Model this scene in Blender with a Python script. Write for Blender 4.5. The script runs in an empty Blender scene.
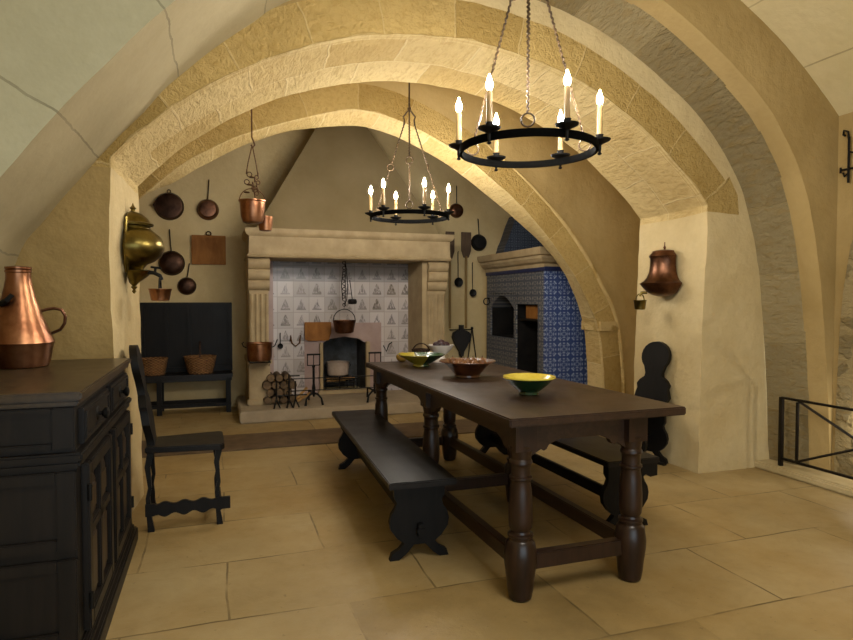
import bpy, bmesh, math, random
from mathutils import Vector, Matrix, noise
PI = math.pi
random.seed(7)
sc = bpy.context.scene
COL = sc.collection

# ------------------------------------------------------------------ materials
def lin(h):
    h = h.lstrip('#')
    o = []
    for i in (0, 2, 4):
        c = int(h[i:i + 2], 16) / 255
        o.append(c / 12.92 if c <= .04045 else ((c + .055) / 1.055) ** 2.4)
    return (o[0], o[1], o[2], 1)

class Mat:
    def __init__(s, name):
        s.m = bpy.data.materials.new(name)
        s.m.use_nodes = True
        s.t = s.m.node_tree
        s.b = s.t.nodes['Principled BSDF']
        s.tc = s.t.nodes.new('ShaderNodeTexCoord')
    def n(s, typ, ins=None, **kw):
        nd = s.t.nodes.new('ShaderNode' + typ)
        for k, v in kw.items():
            setattr(nd, k, v)
        for k, v in (ins or {}).items():
            s.set(nd.inputs[k], v)
        return nd
    def set(s, sock, v):
        if isinstance(v, bpy.types.NodeSocket):
            s.t.links.new(v, sock)
        else:
            sock.default_value = v
    def math(s, op, a, b=0.0, c=0.0):
        nd = s.n('Math', operation=op)
        for i, v in enumerate((a, b, c)):
            s.set(nd.inputs[i], v)
        return nd.outputs[0]
    def coord(s, kind='Object', scale=(1, 1, 1), rot=(0, 0, 0), loc=(0, 0, 0)):
        mp = s.n('Mapping', {'Vector': s.tc.outputs[kind], 'Scale': scale, 'Rotation': rot, 'Location': loc})
        return mp.outputs[0]
    def noise(s, vec, scale, detail=4, rough=.55, dist=0):
        return s.n('TexNoise', {'Vector': vec, 'Scale': scale, 'Detail': detail, 'Roughness': rough, 'Distortion': dist}).outputs[0]
    def ramp(s, fac, stops):
        r = s.n('ValToRGB', {'Fac': fac})
        e = r.color_ramp.elements
        while len(e) < len(stops):
            e.new(.5)
        for el, (p, c) in zip(e, stops):
            el.position = p
            el.color = lin(c) if isinstance(c, str) else c
        return r.outputs[0]
    def mix(s, fac, a, b, mode='MIX'):
        nd = s.n('Mix', data_type='RGBA', blend_type=mode)
        s.set(nd.inputs['Factor'], fac)
        s.set(nd.inputs[6], lin(a) if isinstance(a, str) else a)
        s.set(nd.inputs[7], lin(b) if isinstance(b, str) else b)
        return nd.outputs[2]
    def bump(s, h, strength=.3, dist=.01, prev=None):
        ins = {'Height': h, 'Strength': strength, 'Distance': dist}
        if prev is not None:
            ins['Normal'] = prev
        return s.n('Bump', ins).outputs[0]
    def out(s, col=None, rough=.6, metal=0, normal=None, spec=.5, coat=0):
        if col is not None:
            s.set(s.b.inputs['Base Color'], lin(col) if isinstance(col, str) else col)
        s.set(s.b.inputs['Roughness'], rough)
        s.set(s.b.inputs['Metallic'], metal)
        s.set(s.b.inputs['Specular IOR Level'], spec)
        s.set(s.b.inputs['Coat Weight'], coat)
        if normal is not None:
            s.set(s.b.inputs['Normal'], normal)
        return s.m

def plaster(name, a, b, bump=.25, scale=1.3, joints=None):
    k = Mat(name)
    v = k.coord('Object')
    n1 = k.noise(v, scale, 6, .6)
    n2 = k.noise(v, 17, 8, .65)
    n3 = k.noise(v, 4.5, 4, .6)
    c = k.mix(k.ramp(n1, [(.33, '#000000'), (.68, '#ffffff')]), a, b)
    c = k.mix(k.math('MULTIPLY', n2, .22), c, '#6b5a3a')
    h = k.math('ADD', k.math('MULTIPLY', n3, 1.6), k.math('MULTIPLY', n2, .35))
    nrm = k.bump(h, bump, .03)
    if joints:                                     # big stone courses showing through the limewash
        c, nrm = joints(k, c, nrm)
    return k.out(c, .85, normal=nrm, spec=.2)

def radial_joints(k, c, nrm):
    p = k.n('SeparateXYZ', {'Vector': k.tc.outputs['Object']})
    x = k.math('SUBTRACT', p.outputs[0], 1.6)
    z = k.math('SUBTRACT', p.outputs[2], .75)
    wob = k.math('MULTIPLY', k.math('SUBTRACT', k.noise(k.tc.outputs['Object'], 2.5, 4), .5), .03)
    a = k.math('ADD', k.math('ARCTAN2', z, x), wob)
    f = k.math('ABSOLUTE', k.math('SUBTRACT', k.math('FRACT', k.math('ADD', k.math('MULTIPLY', a, 1 / .248), .085)), .5))
    line = k.math('LESS_THAN', f, .008)
    rr = k.noise(k.tc.outputs['Object'], 5, 3)
    line = k.math('MULTIPLY', line, k.math('ADD', k.math('MULTIPLY', rr, .7), .15))
    return k.mix(line, c, '#5d5642'), k.bump(k.math('MULTIPLY', line, -1), .5, .01, nrm)

def course_joints(k, c, nrm):
    uv = k.tc.outputs['UV']
    br = k.n('TexBrick', {'Vector': uv, 'Scale': 1, 'Mortar Size': .006, 'Brick Width': 1.5, 'Row Height': .62,
                          'Color1': (1, 1, 1, 1), 'Color2': (1, 1, 1, 1), 'Mortar': (0, 0, 0, 1)}, offset=.5)
    line = k.math('SUBTRACT', 1, br.outputs[0])
    line = k.math('MULTIPLY', line, k.math('ADD', k.math('MULTIPLY', k.noise(k.tc.outputs['Object'], 3, 3), .9), 0))
    return k.mix(line, c, '#6d5f3e'), k.bump(k.math('MULTIPLY', line, -1), .4, .01, nrm)

def ashlar(name, a, b, mortar, bw, rh, rough=.4, tool=.6, msize=.012, squash=1):
    """cut limestone on UV (u along the arc, v across it)"""
    k = Mat(name)
    uv = k.tc.outputs['UV']
    ob = k.tc.outputs['Object']
    wv = k.n('VectorMath', {0: k.n('TexNoise', {'Vector': ob, 'Scale': 5, 'Detail': 2}).outputs[1], 1: (.5, .5, .5)}, operation='SUBTRACT').outputs[0]
    wv = k.n('VectorMath', {0: wv, 'Scale': .05}, operation='SCALE').outputs[0]
    uvw = k.n('VectorMath', {0: uv, 1: wv}, operation='ADD').outputs[0]
    br = k.n('TexBrick', {'Vector': uvw, 'Scale': 1, 'Mortar Size': msize, 'Mortar Smooth': .4, 'Bias': 0, 'Brick Width': bw, 'Row Height': rh,
                          'Color1': (0, 0, 0, 1), 'Color2': (1, 1, 1, 1), 'Mortar': (.5, .5, .5, 1)}, offset=.5)
    n1 = k.noise(ob, 2.2, 5, .6)
    n2 = k.noise(ob, 26, 8, .7)
    n3 = k.noise(k.coord('Object', (9, 3, 9)), 3, 5, .65, .6)
    f = k.math('ADD', k.math('MULTIPLY', br.outputs[0], .62), k.math('MULTIPLY', n1, .5))
    c = k.mix(k.ramp(f, [(.25, '#000000'), (.75, '#ffffff')]), a, b)
    c = k.mix(k.ramp(n3, [(.48, '#000000'), (.66, '#a0a0a0')]), c, '#937535')
    c = k.mix(k.math('MULTIPLY', n2, .25), c, '#5c4a26')
    c = k.mix(k.math('MULTIPLY', br.outputs[1], .65), c, mortar)
    h = k.math('ADD', k.math('MULTIPLY', n2, .5), k.math('MULTIPLY', n3, 1.2))
    h = k.math('SUBTRACT', h, k.math('MULTIPLY', br.outputs[1], .35))
    return k.out(c, .9, normal=k.bump(h, tool, .03), spec=.15)

def wood(name, a, b, rough=.4, sc_=(3, 30, 30), bump=.12, spec=.45):
    k = Mat(name)
    v = k.coord('Object', sc_)
    n = k.noise(v, 1.0, 7, .6, .8)
    n2 = k.noise(k.tc.outputs['Object'], 5, 4)
    f = k.math('ADD', k.math('MULTIPLY', n, .75), k.math('MULTIPLY', n2, .3))
    c = k.mix(k.ramp(f, [(.35, '#000000'), (.7, '#ffffff')]), a, b)
    r = k.math('ADD', k.math('MULTIPLY', n2, .22), rough - .1)
    return k.out(c, r, normal=k.bump(n, bump, .004), spec=spec)

def metal(name, a, b, rough=.3, ham=.0, hs=40, metallic=1, spec=.5):
    k = Mat(name)
    ob = k.tc.outputs['Object']
    n = k.noise(ob, 9, 5, .6)
    c = k.mix(k.ramp(n, [(.35, '#000000'), (.72, '#ffffff')]), a, b)
    r = k.math('ADD', k.math('MULTIPLY', n, .25), rough - .1)
    nrm = None
    if ham:
        vo = k.n('TexVoronoi', {'Vector': ob, 'Scale': hs}, feature='SMOOTH_F1')
        nrm = k.bump(vo.outputs[0], ham, .004)
    return k.out(c, r, metallic, nrm, spec)

def plain(name, a, b=None, rough=.5, scale=12, bump=.1, spec=.5, coat=0):
    k = Mat(name)
    n = k.noise(k.tc.outputs['Object'], scale, 5, .6)
    c = k.mix(k.ramp(n, [(.35, '#000000'), (.7, '#ffffff')]), a, b or a)
    return k.out(c, rough, normal=k.bump(n, bump, .004), spec=spec, coat=coat)

def floor_mat():
    k = Mat('limestone_flags')
    ob = k.tc.outputs['Object']
    wv = k.n('VectorMath', {0: k.n('TexNoise', {'Vector': ob, 'Scale': 1.6, 'Detail': 4}).outputs[1], 1: (.5, .5, .5)}, operation='SUBTRACT').outputs[0]
    wv = k.n('VectorMath', {0: wv, 'Scale': .05}, operation='SCALE').outputs[0]
    p = k.n('VectorMath', {0: ob, 1: wv}, operation='ADD').outputs[0]
    p = k.n('Mapping', {'Vector': p, 'Location': (-.04, .375, 0)}).outputs[0]
    br = k.n('TexBrick', {'Vector': p, 'Scale': 1, 'Mortar Size': .006, 'Mortar Smooth': .3, 'Brick Width': .93, 'Row Height': .615,
                          'Color1': (0, 0, 0, 1), 'Color2': (1, 1, 1, 1), 'Mortar': (.5, .5, .5, 1)}, offset=.45)
    n1 = k.noise(ob, 1.5, 7, .62)
    n2 = k.noise(ob, 11, 7, .65)
    n4 = k.noise(ob, .55, 3, .5)
    n5 = k.noise(ob, 3.6, 6, .7, 1.2)
    n6 = k.noise(k.coord('Object', (1, 1, 1), loc=(7, 3, 0)), .9, 5, .6, .8)
    f = k.math('ADD', k.math('MULTIPLY', br.outputs[0], .2), k.math('MULTIPLY', n1, .85))
    c = k.ramp(f, [(.3, '#7d6840'), (.5, '#988052'), (.75, '#a8946a')])
    c = k.mix(k.ramp(n4, [(.42, '#000000'), (.62, '#aaaaaa')]), c, '#968a68')
    c = k.mix(k.ramp(n6, [(.5, '#000000'), (.66, '#999999')]), c, '#8a6e3c')
    c = k.mix(k.ramp(n5, [(.5, '#000000'), (.75, '#808080')]), c, '#6f5c38')
    c = k.mix(k.ramp(n2, [(.5, '#000000'), (.8, '#666666')]), c, '#6c5830')
    spots = k.ramp(k.noise(ob, 30, 3, .5), [(.68, '#000000'), (.73, '#bbbbbb')])
    c = k.mix(k.math('MULTIPLY', spots, .7), c, '#54432a')
    crack = k.math('MULTIPLY', br.outputs[1], k.ramp(k.noise(ob, 2.4, 3), [(.4, '#0c0c0c'), (.58, '#ffffff')]))
    c = k.mix(k.math('MULTIPLY', crack, .8), c, '#54452a')
    h = k.math('SUBTRACT', k.math('ADD', k.math('MULTIPLY', n2, .35), k.math('ADD', n1, k.math('MULTIPLY', n5, .5))), k.math('MULTIPLY', crack, .6))
    r = k.math('ADD', k.math('MULTIPLY', n2, .3), .35)
    return k.out(c, r, normal=k.bump(h, .35, .02), spec=.3)

def tile_uvw(k, size, ax=0, off=(0, 0)):
    p = k.n('SeparateXYZ', {'Vector': k.tc.outputs['Object']})
    u = k.math('ADD', k.math('DIVIDE', p.outputs[ax], size), off[0])
    w = k.math('ADD', k.math('DIVIDE', p.outputs[2], size), off[1])
    fu, fw = k.math('FRACT', u), k.math('FRACT', w)
    iu, iw = k.math('FLOOR', u), k.math('FLOOR', w)
    idn = k.n('TexWhiteNoise', {'Vector': k.n('CombineXYZ', {0: iu, 1: iw, 2: 0.0}).outputs[0]}, noise_dimensions='3D')
    eu = k.math('ABSOLUTE', k.math('SUBTRACT', fu, .5))
    ew = k.math('ABSOLUTE', k.math('SUBTRACT', fw, .5))
    grout = k.math('GREATER_THAN', k.math('MAXIMUM', eu, ew), .475)
    return fu, fw, eu, ew, idn.outputs[0], grout, u, w

def ship_tiles():
    """tin glazed tiles, each with a small brush sketch of a sailing boat"""
    k = Mat('sketched_tiles')
    fu, fw, eu, ew, rnd, grout, u, w = tile_uvw(k, .2, 0, (.28, .05))
    base = k.mix(rnd, '#a59d9a', '#c2bbb9')
    base = k.mix(k.ramp(k.noise(k.tc.outputs['Object'], 3, 4), [(.4, '#000000'), (.7, '#aaaaaa')]), base, '#b7a99a')
    cu = k.math('ADD', eu, k.math('MULTIPLY', k.math('SUBTRACT', rnd, .5), .1))
    lim = k.math('MULTIPLY', k.math('SUBTRACT', .9, fw), .42)
    sail = k.math('MULTIPLY', k.math('LESS_THAN', cu, lim), k.math('GREATER_THAN', fw, .24))
    sail = k.math('MULTIPLY', sail, k.math('LESS_THAN', fw, .86))
    streak = k.ramp(k.noise(k.coord('Object', (26, 26, 9)), 2.2, 5, .6, .5), [(.4, '#000000'), (.56, '#ffffff')])
    sail = k.math('MULTIPLY', sail, streak)
    hull = k.math('MULTIPLY', k.math('LESS_THAN', k.math('ABSOLUTE', k.math('SUBTRACT', fw, .2)), .045), k.math('LESS_THAN', eu, .3))
    mast = k.math('MULTIPLY', k.math('LESS_THAN', k.math('ABSOLUTE', k.math('SUBTRACT', fu, k.math('ADD', .42, k.math('MULTIPLY', rnd, .16)))), .022),
                  k.math('LESS_THAN', ew, .36))
    ink = k.math('MAXIMUM', k.math('MAXIMUM', sail, k.math('MULTIPLY', hull, .85)), k.math('MULTIPLY', mast, .5))
    ink = k.math('MULTIPLY', ink, k.math('ADD', k.math('MULTIPLY', k.noise(k.tc.outputs['Object'], 3.3, 2), 1.0), .1))
    ink = k.math('MULTIPLY', ink, 1.1)
    c = k.mix(ink, base, k.mix(rnd, '#4a3f28', '#4d4650'))
    c = k.mix(k.math('MULTIPLY', grout, .5), c, '#8a8078')
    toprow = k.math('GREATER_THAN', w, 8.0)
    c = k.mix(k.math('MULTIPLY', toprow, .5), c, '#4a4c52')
    return k.out(c, .3, spec=.4)

def azulejo(name, ax, blue, white, size=.18, off=(0, 0)):
    k = Mat(name)
    fu, fw, eu, ew, rnd, grout, u, w = tile_uvw(k, size, ax, off)
    a, b = k.math('MINIMUM', eu, ew), k.math('MAXIMUM', eu, ew)
    v = k.n('CombineXYZ', {0: a, 1: b, 2: 3.1}).outputs[0]
    n = k.noise(v, 9.5, 2, .5, .4)
    fig = k.ramp(n, [(.45, '#000000'), (.5, '#ffffff')])
    rad = k.math('SQRT', k.math('ADD', k.math('MULTIPLY', eu, eu), k.math('MULTIPLY', ew, ew)))
    ringm = k.math('LESS_THAN', k.math('ABSOLUTE', k.math('SUBTRACT', rad, .3)), .03)
    core = k.math('LESS_THAN', rad, .1)
    fig = k.math('MAXIMUM', k.math('MAXIMUM', fig, ringm), core)
    rim = k.math('MULTIPLY', k.math('GREATER_THAN', b, .435), k.math('LESS_THAN', b, .46))
    fig = k.math('MAXIMUM', fig, rim)
    c = k.mix(k.math('MULTIPLY', fig, .92), white, blue)
    c = k.mix(k.math('MULTIPLY', rnd, .25), c, blue)
    c = k.mix(k.math('MULTIPLY', grout, .8), c, blue)
    return k.out(c, .32, spec=.3)

def halves_glaze(name, a, b, axis=0, pos=0.0):
    """glaze that changes colour across a straight edge"""
    k = Mat(name)
    p = k.n('SeparateXYZ', {'Vector': k.tc.outputs['Object']})
    f = k.math('GREATER_THAN', k.math('ADD', p.outputs[axis], k.math('MULTIPLY', k.noise(k.tc.outputs['Object'], 20), .01)), pos)
    n = k.noise(k.tc.outputs['Object'], 25, 4)
    c = k.mix(f, a, b)
    c = k.mix(k.math('MULTIPLY', n, .3), c, '#3a3412')
    return k.out(c, .22, spec=.5, coat=.3)

def wicker(name, a, b):
    k = Mat(name)
    p = k.n('SeparateXYZ', {'Vector': k.tc.outputs['Object']})
    ang = k.math('ARCTAN2', p.outputs[1], p.outputs[0])
    s1 = k.math('SINE', k.math('MULTIPLY', ang, 18))
    s2 = k.math('SINE', k.math('MULTIPLY', p.outputs[2], 200))
    pr = k.math('MULTIPLY', s1, s2)
    n = k.noise(k.tc.outputs['Object'], 18, 3)
    c = k.mix(k.math('ADD', k.math('MULTIPLY', pr, .35), k.math('MULTIPLY', n, .8)), a, b)
    return k.out(c, .75, normal=k.bump(pr, .8, .006), spec=.2)

def emit(name, col, strength):
    k = Mat(name)
    k.b.inputs['Base Color'].default_value = (1, .9, .75, 1)
    k.b.inputs['Emission Color'].default_value = col
    k.b.inputs['Emission Strength'].default_value = strength
    return k.m

LW = plaster('limewash_cream', '#b9a06a', '#cbb684')
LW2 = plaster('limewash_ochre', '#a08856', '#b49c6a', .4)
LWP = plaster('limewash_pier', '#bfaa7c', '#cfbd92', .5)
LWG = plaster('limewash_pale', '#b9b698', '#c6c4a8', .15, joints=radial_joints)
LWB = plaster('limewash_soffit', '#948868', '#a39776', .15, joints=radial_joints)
LWV = plaster('limewash_vault', '#cdbd8e', '#d9ca9f', .2, joints=course_joints)
LWK = plaster('limewash_kitchen', '#bba678', '#cbb88c', .25)
HOODM = plaster('hood_render', '#80704f', '#8d7d5c', .12)
STL = ashlar('arch_stone_lit', '#bda268', '#d4bd88', '#d2bf90', .52, .43, tool=.75, msize=.008)  # arch soffits, with the lamplight on them put into a paler colour
LW4 = plaster('limewash_shaded', '#927b4c', '#a48c5a', .45)  # left pier plaster, shade behind the near arch put into the colour
STD = ashlar('arch_stone_shaded', '#a58a50', '#bfa468', '#c4ac78', .47, .6, tool=.8, msize=.007)  # same stone on the arch faces, their shade put into the colour
STG = ashlar('arch_stone_grey', '#807354', '#a59773', '#a8966c', .55, 9, tool=1.0, msize=.004)
FLOOR = floor_mat()
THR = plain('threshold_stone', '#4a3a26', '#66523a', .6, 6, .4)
KERB = plain('kerb_stone', '#a8966c', '#b9a880', .7, 5, .2)
CARVED = plain('carved_limestone', '#96825f', '#aa9671', .75, 7, .15)
HEARTHS = plain('hearth_stone', '#8f8068', '#a4947a', .7, 5, .25)
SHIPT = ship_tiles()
PINK = plain('plain_pink_tile', '#937b74', '#a68f86', .45, 4, .1)
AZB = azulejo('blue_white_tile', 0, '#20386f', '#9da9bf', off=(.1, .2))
AZF = azulejo('shaded_blue_tile', 1, '#3c424e', '#928d84', off=(0, .2))  # same tile as the end, the front's shade put into greyer colours
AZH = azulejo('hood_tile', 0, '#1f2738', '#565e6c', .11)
NAVY = plain('navy_border_tile', '#1b2140', '#262d50', .35)
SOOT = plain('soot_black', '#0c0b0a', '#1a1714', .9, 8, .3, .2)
SOOTT = plain('sooty_brick', '#34322e', '#5a5e62', .7, 6, .3, .3)
OAKB = wood('black_oak', '#0d0b0a', '#1d1813', .45, (30, 3, 30), spec=.22)
OAKZ = wood('black_oak_upright', '#0e0c0a', '#1e1914', .45, (30, 30, 3), spec=.25)
OAKT = wood('dark_table_oak', '#22160f', '#3e2b1e', .36, (30, 2.5, 30))
OAKL = wood('dark_turned_oak', '#1a100b', '#332016', .33, (30, 30, 4))
OAKP = wood('panel_oak', '#1c140c', '#382a1a', .4, (30, 30, 3))
OAKC = wood('sideboard_top_oak', '#2a2118', '#453824', .34, (30, 3, 30))
BENW = wood('black_bench_wood', '#0c0b0b', '#1c1917', .4, (30, 2.5, 30), spec=.3)
BENZ = wood('black_bench_leg', '#0a0a0a', '#161412', .48, (30, 30, 3), spec=.2)
PALEW = wood('peel_wood', '#6d5422', '#8c6e30', .5, (30, 30, 3))
BLADEW = wood('peel_blade_wood', '#3f2f20', '#5a4630', .6, (30, 30, 3))
BOARDW = wood('brown_board', '#74481e', '#966632', .6, (8, 8, 3), spec=.15)
LOGM = plain('log_bark', '#3a2f24', '#6b5a46', .9, 14, .6, .2)
LOGE = plain('log_end', '#544534', '#745f46', .9, 20, .3, .2)
KIND = plain('kindling_wood', '#9a7440', '#b48c54', .8, 14, .3)
COP = metal('copper', '#7c5038', '#aa7c5a', .3, .25, 45)
COPD = metal('old_copper', '#4c3428', '#7c5742', .34, .15, 40)
COPR = metal('dark_copper_pan', '#30231c', '#503a2e', .42, .1, 30)
BRASS = metal('old_brass', '#5e5128', '#8c7c44', .3, .0)
IRON = metal('wrought_iron', '#080807', '#12100e', .55, .2, 60, 0, .22)
IRONC = metal('chandelier_iron', '#040404', '#080807', .75, .1, 60, 0, .03)
IRONR = metal('rusty_iron', '#4a3018', '#6e4a24', .6, .3, 70, .5)
CHAINM = metal('chain_iron', '#35281a', '#5a4528', .5, .2, 60, .5)
RAILM = metal('rail_iron', '#15130f', '#2a221a', .45, .1, 60, .6)
CANDLE = plain('candle_sleeve', '#8e7244', '#a08556', .55, 10, .05)
WHITEC = plain('white_glaze', '#d8d4d0', '#e6e2de', .25, 6, .02, .5, .3)
BROWNC = plain('brown_glaze', '#3a2114', '#6a3e22', .3, 16, .25, .5, .3)
GREENG = halves_glaze('yellow_green_glaze', '#a89a2e', '#1c4a30')
DGREEN = plain('dark_green_glaze', '#12301c', '#1d4428', .22, 14, .05, .5, .3)
YELLG = plain('yellow_glaze', '#c9b43a', '#ddca56', .22, 10, .05, .5, .3)
WICK = wicker('basket_wicker', '#4a3220', '#9a7044')
WICKD = wicker('dark_wicker', '#2a1e18', '#4a362a')
ONION = plain('onion_skin', '#4e2e1a', '#8a6038', .4, 20, .1)
AUB = plain('dark_purple_skin', '#22101c', '#3c1c2a', .35, 8, .05)
LOAFM = plain('loaf_crust', '#8a6a24', '#a88636', .7, 14, .3)
LEATH = plain('black_leather', '#0c0a09', '#191412', .5, 14, .2)
RED = plain('red_paint_worn', '#4a1410', '#1c0e0c', .5, 14, .1)
BULB = emit('lit_bulb', (1, .93, .83, 1), 460)
PORC = plain('enamel_pot', '#a89484', '#c2b0a0', .4, 8, .05)

# ------------------------------------------------------------------ mesh builder
class MB:
    def __init__(s):
        s.v, s.f, s.mi, s.uv = [], [], [], {}
    def add(s, vs, fs, mi=0):
        o = len(s.v)
        s.v += [tuple(v) for v in vs]
        for f in fs:
            s.f.append(tuple(o + i for i in f))
            s.mi.append(mi)
        return s
    def box(s, c, d, rz=0, ry=0, rx=0, mi=0):
        R = Matrix.Rotation(rz, 3, 'Z') @ Matrix.Rotation(ry, 3, 'Y') @ Matrix.Rotation(rx, 3, 'X')
        vs = [Vector(c) + R @ Vector((x * d[0] / 2, y * d[1] / 2, z * d[2] / 2)) for x in (-1, 1) for y in (-1, 1) for z in (-1, 1)]
        return s.add(vs, [(0, 1, 3, 2), (4, 6, 7, 5), (0, 4, 5, 1), (2, 3, 7, 6), (0, 2, 6, 4), (1, 5, 7, 3)], mi)
    def span(s, a, b, mi=0):
        return s.box([(p + q) / 2 for p, q in zip(a, b)], [abs(q - p) for p, q in zip(a, b)], mi=mi)
    def tube(s, pts, r, seg=8, closed=False, mi=0, flat=None):
        pts = [Vector(p) for p in pts]
        n = len(pts)
        rs = r if isinstance(r, (list, tuple)) else [r] * n
        tan = []
        for i in range(n):
            a = pts[(i - 1) % n] if (closed or i > 0) else pts[i]
            b = pts[(i + 1) % n] if (closed or i < n - 1) else pts[i]
            tan.append((b - a).normalized())
        ref = Vector((0, 0, 1)) if abs(tan[0].z) < .9 else Vector((1, 0, 0))
        nx = tan[0].cross(ref).normalized()
        vs, fs = [], []
        for i in range(n):
            nx = (nx - tan[i] * nx.dot(tan[i])).normalized()
            ny = tan[i].cross(nx)
            for j in range(seg):
                a = 2 * PI * j / seg
                q = nx * math.cos(a) * rs[i] + ny * math.sin(a) * rs[i] * (flat or 1)
                vs.append(pts[i] + q)
        m = n if closed else n - 1
        for i in range(m):
            for j in range(seg):
                a, b = i * seg + j, i * seg + (j + 1) % seg
                c, d = ((i + 1) % n) * seg + (j + 1) % seg, ((i + 1) % n) * seg + j
                fs.append((a, b, c, d))
        if not closed:
            fs.append(tuple(range(seg))[::-1])
            fs.append(tuple((n - 1) * seg + j for j in range(seg)))
        return s.add(vs, fs, mi)
    def cyl(s, a, b, r, seg=16, mi=0, r2=None):
        return s.tube([a, b], [r, r if r2 is None else r2], seg, mi=mi)
    def lathe(s, prof, c=(0, 0, 0), seg=28, mi=0, clip=None, rz=0):
        """prof: (r, z) from bottom to top; clip: points with x below it are flattened"""
        vs, fs = [], []
        n = len(prof)
        for r, z in prof:
            for j in range(seg):
                a = 2 * PI * j / seg
                x, y = r * math.cos(a), r * math.sin(a)
                if clip is not None:
                    x = max(x, clip)
                x, y = x * math.cos(rz) - y * math.sin(rz), x * math.sin(rz) + y * math.cos(rz)
                vs.append((c[0] + x, c[1] + y, c[2] + z))
        for i in range(n - 1):
            for j in range(seg):
                fs.append((i * seg + j, i * seg + (j + 1) % seg, (i + 1) * seg + (j + 1) % seg, (i + 1) * seg + j))
        fs.append(tuple(range(seg))[::-1])
        fs.append(tuple((n - 1) * seg + j for j in range(seg)))
        return s.add(vs, fs, mi)
    def prism(s, poly, o, u, v, d, mi=0):
        o, u, v, d = Vector(o), Vector(u), Vector(v), Vector(d)
        n = len(poly)
        vs = [o + u * p[0] + v * p[1] - d / 2 for p in poly] + [o + u * p[0] + v * p[1] + d / 2 for p in poly]
        fs = [tuple(range(n))[::-1], tuple(range(n, 2 * n))]
        for i in range(n):
            j = (i + 1) % n
            fs.append((i, j, n + j, n + i))
        return s.add(vs, fs, mi)
    def ball(s, c, r, seg=14, rings=9, mi=0):
        if not isinstance(r, (tuple, list)):
            r = (r, r, r)
        vs, fs = [(c[0], c[1], c[2] - r[2])], []
        for i in range(1, rings):
            t = PI * i / rings
            for j in range(seg):
                a = 2 * PI * j / seg
                vs.append((c[0] + r[0] * math.sin(t) * math.cos(a), c[1] + r[1] * math.sin(t) * math.sin(a), c[2] - r[2] * math.cos(t)))
        vs.append((c[0], c[1], c[2] + r[2]))
        for j in range(seg):
            fs.append((0, 1 + (j + 1) % seg, 1 + j))
            k = 1 + (rings - 2) * seg
            fs.append((len(vs) - 1, k + j, k + (j + 1) % seg))
        for i in range(rings - 2):
            for j in range(seg):
                a = 1 + i * seg
                fs.append((a + j, a + (j + 1) % seg, a + seg + (j + 1) % seg, a + seg + j))
        return s.add(vs, fs, mi)
    def torus(s, c, R, r, axis='Z', seg=24, sub=8, flat=None, a0=0, a1=2 * PI):
        full = abs(a1 - a0 - 2 * PI) < 1e-6
        n = seg if full else seg + 1
        pts = []
        for i in range(n):
            a = a0 + (a1 - a0) * i / seg
            p = {'Z': (math.cos(a), math.sin(a), 0), 'Y': (math.cos(a), 0, math.sin(a)), 'X': (0, math.cos(a), math.sin(a))}[axis]
            pts.append([c[k] + R * p[k] for k in range(3)])
        return s.tube(pts, r, sub, closed=full, flat=flat)

def build(name, mb, mats, parent=None, bevel=0, angle=35, kind=None, noise_amp=0, label=None):
    me = bpy.data.meshes.new(name)
    me.from_pydata(mb.v, [], mb.f)
    if not isinstance(mats, (list, tuple)):
        mats = [mats]
    for m in mats:
        me.materials.append(m)
    me.polygons.foreach_set('material_index', mb.mi)
    bm = bmesh.new()
    bm.from_mesh(me)
    bmesh.ops.recalc_face_normals(bm, faces=bm.faces)
    if bevel:
        es = [e for e in bm.edges if len(e.link_faces) == 2 and e.calc_face_angle() > .6]
        bmesh.ops.bevel(bm, geom=es, offset=bevel, segments=2, affect='EDGES', clamp_overlap=True)
    bm.to_mesh(me)
    bm.free()
    me.polygons.foreach_set('use_smooth', [True] * len(me.polygons))
    me.set_sharp_from_angle(angle=math.radians(angle))
    o = bpy.data.objects.new(name, me)
    COL.objects.link(o)
    if parent:
        o.parent = parent
    if kind:
        o['kind'] = kind
    if label:
        o['label'] = label
    return o

def thing(name, label, cat, loc=(0, 0, 0), rz=0, group=None):
    o = bpy.data.objects.new(name, None)
    COL.objects.link(o)
    o.empty_display_size = .05
    o.location = loc
    o.rotation_euler = (0, 0, rz)
    o['label'] = label
    o['category'] = cat
    if group:
        o['group'] = group
    return o

def tag(o, label, cat, group=None):
    o['label'] = label
    o['category'] = cat
    if group:
        o['group'] = group
    return o

def dup(root, loc, rz, label, group=None):
    r = root.copy()
    COL.objects.link(r)
    r.location = loc
    r.rotation_euler = (0, 0, rz)
    r['label'] = label
    for ch in list(root.children):
        c = ch.copy()
        COL.objects.link(c)
        c.parent = r
        for g in list(ch.children):
            d = g.copy()
            COL.objects.link(d)
            d.parent = c
    return r

def catmull(P, n):
    P = [Vector((p[0], p[1])) for p in P]
    out = []
    for i in range(len(P) - 1):
        a, b, c, d = P[max(i - 1, 0)], P[i], P[i + 1], P[min(i + 2, len(P) - 1)]
        for k in range(12):
            t = k / 12
            out.append(.5 * ((2 * b) + (c - a) * t + (2 * a - 5 * b + 4 * c - d) * t * t + (3 * b - a - 3 * c + d) * t ** 3))
    out.append(P[-1])
    L = [0]
    for i in range(1, len(out)):
        L.append(L[-1] + (out[i] - out[i - 1]).length)
    res, j = [], 0
    for k in range(n):
        t = L[-1] * k / (n - 1)
        while j < len(L) - 2 and L[j + 1] < t:
            j += 1
        f = (t - L[j]) / max(L[j + 1] - L[j], 1e-9)
        res.append(out[j].lerp(out[j + 1], min(max(f, 0), 1)))
    return res

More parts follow.
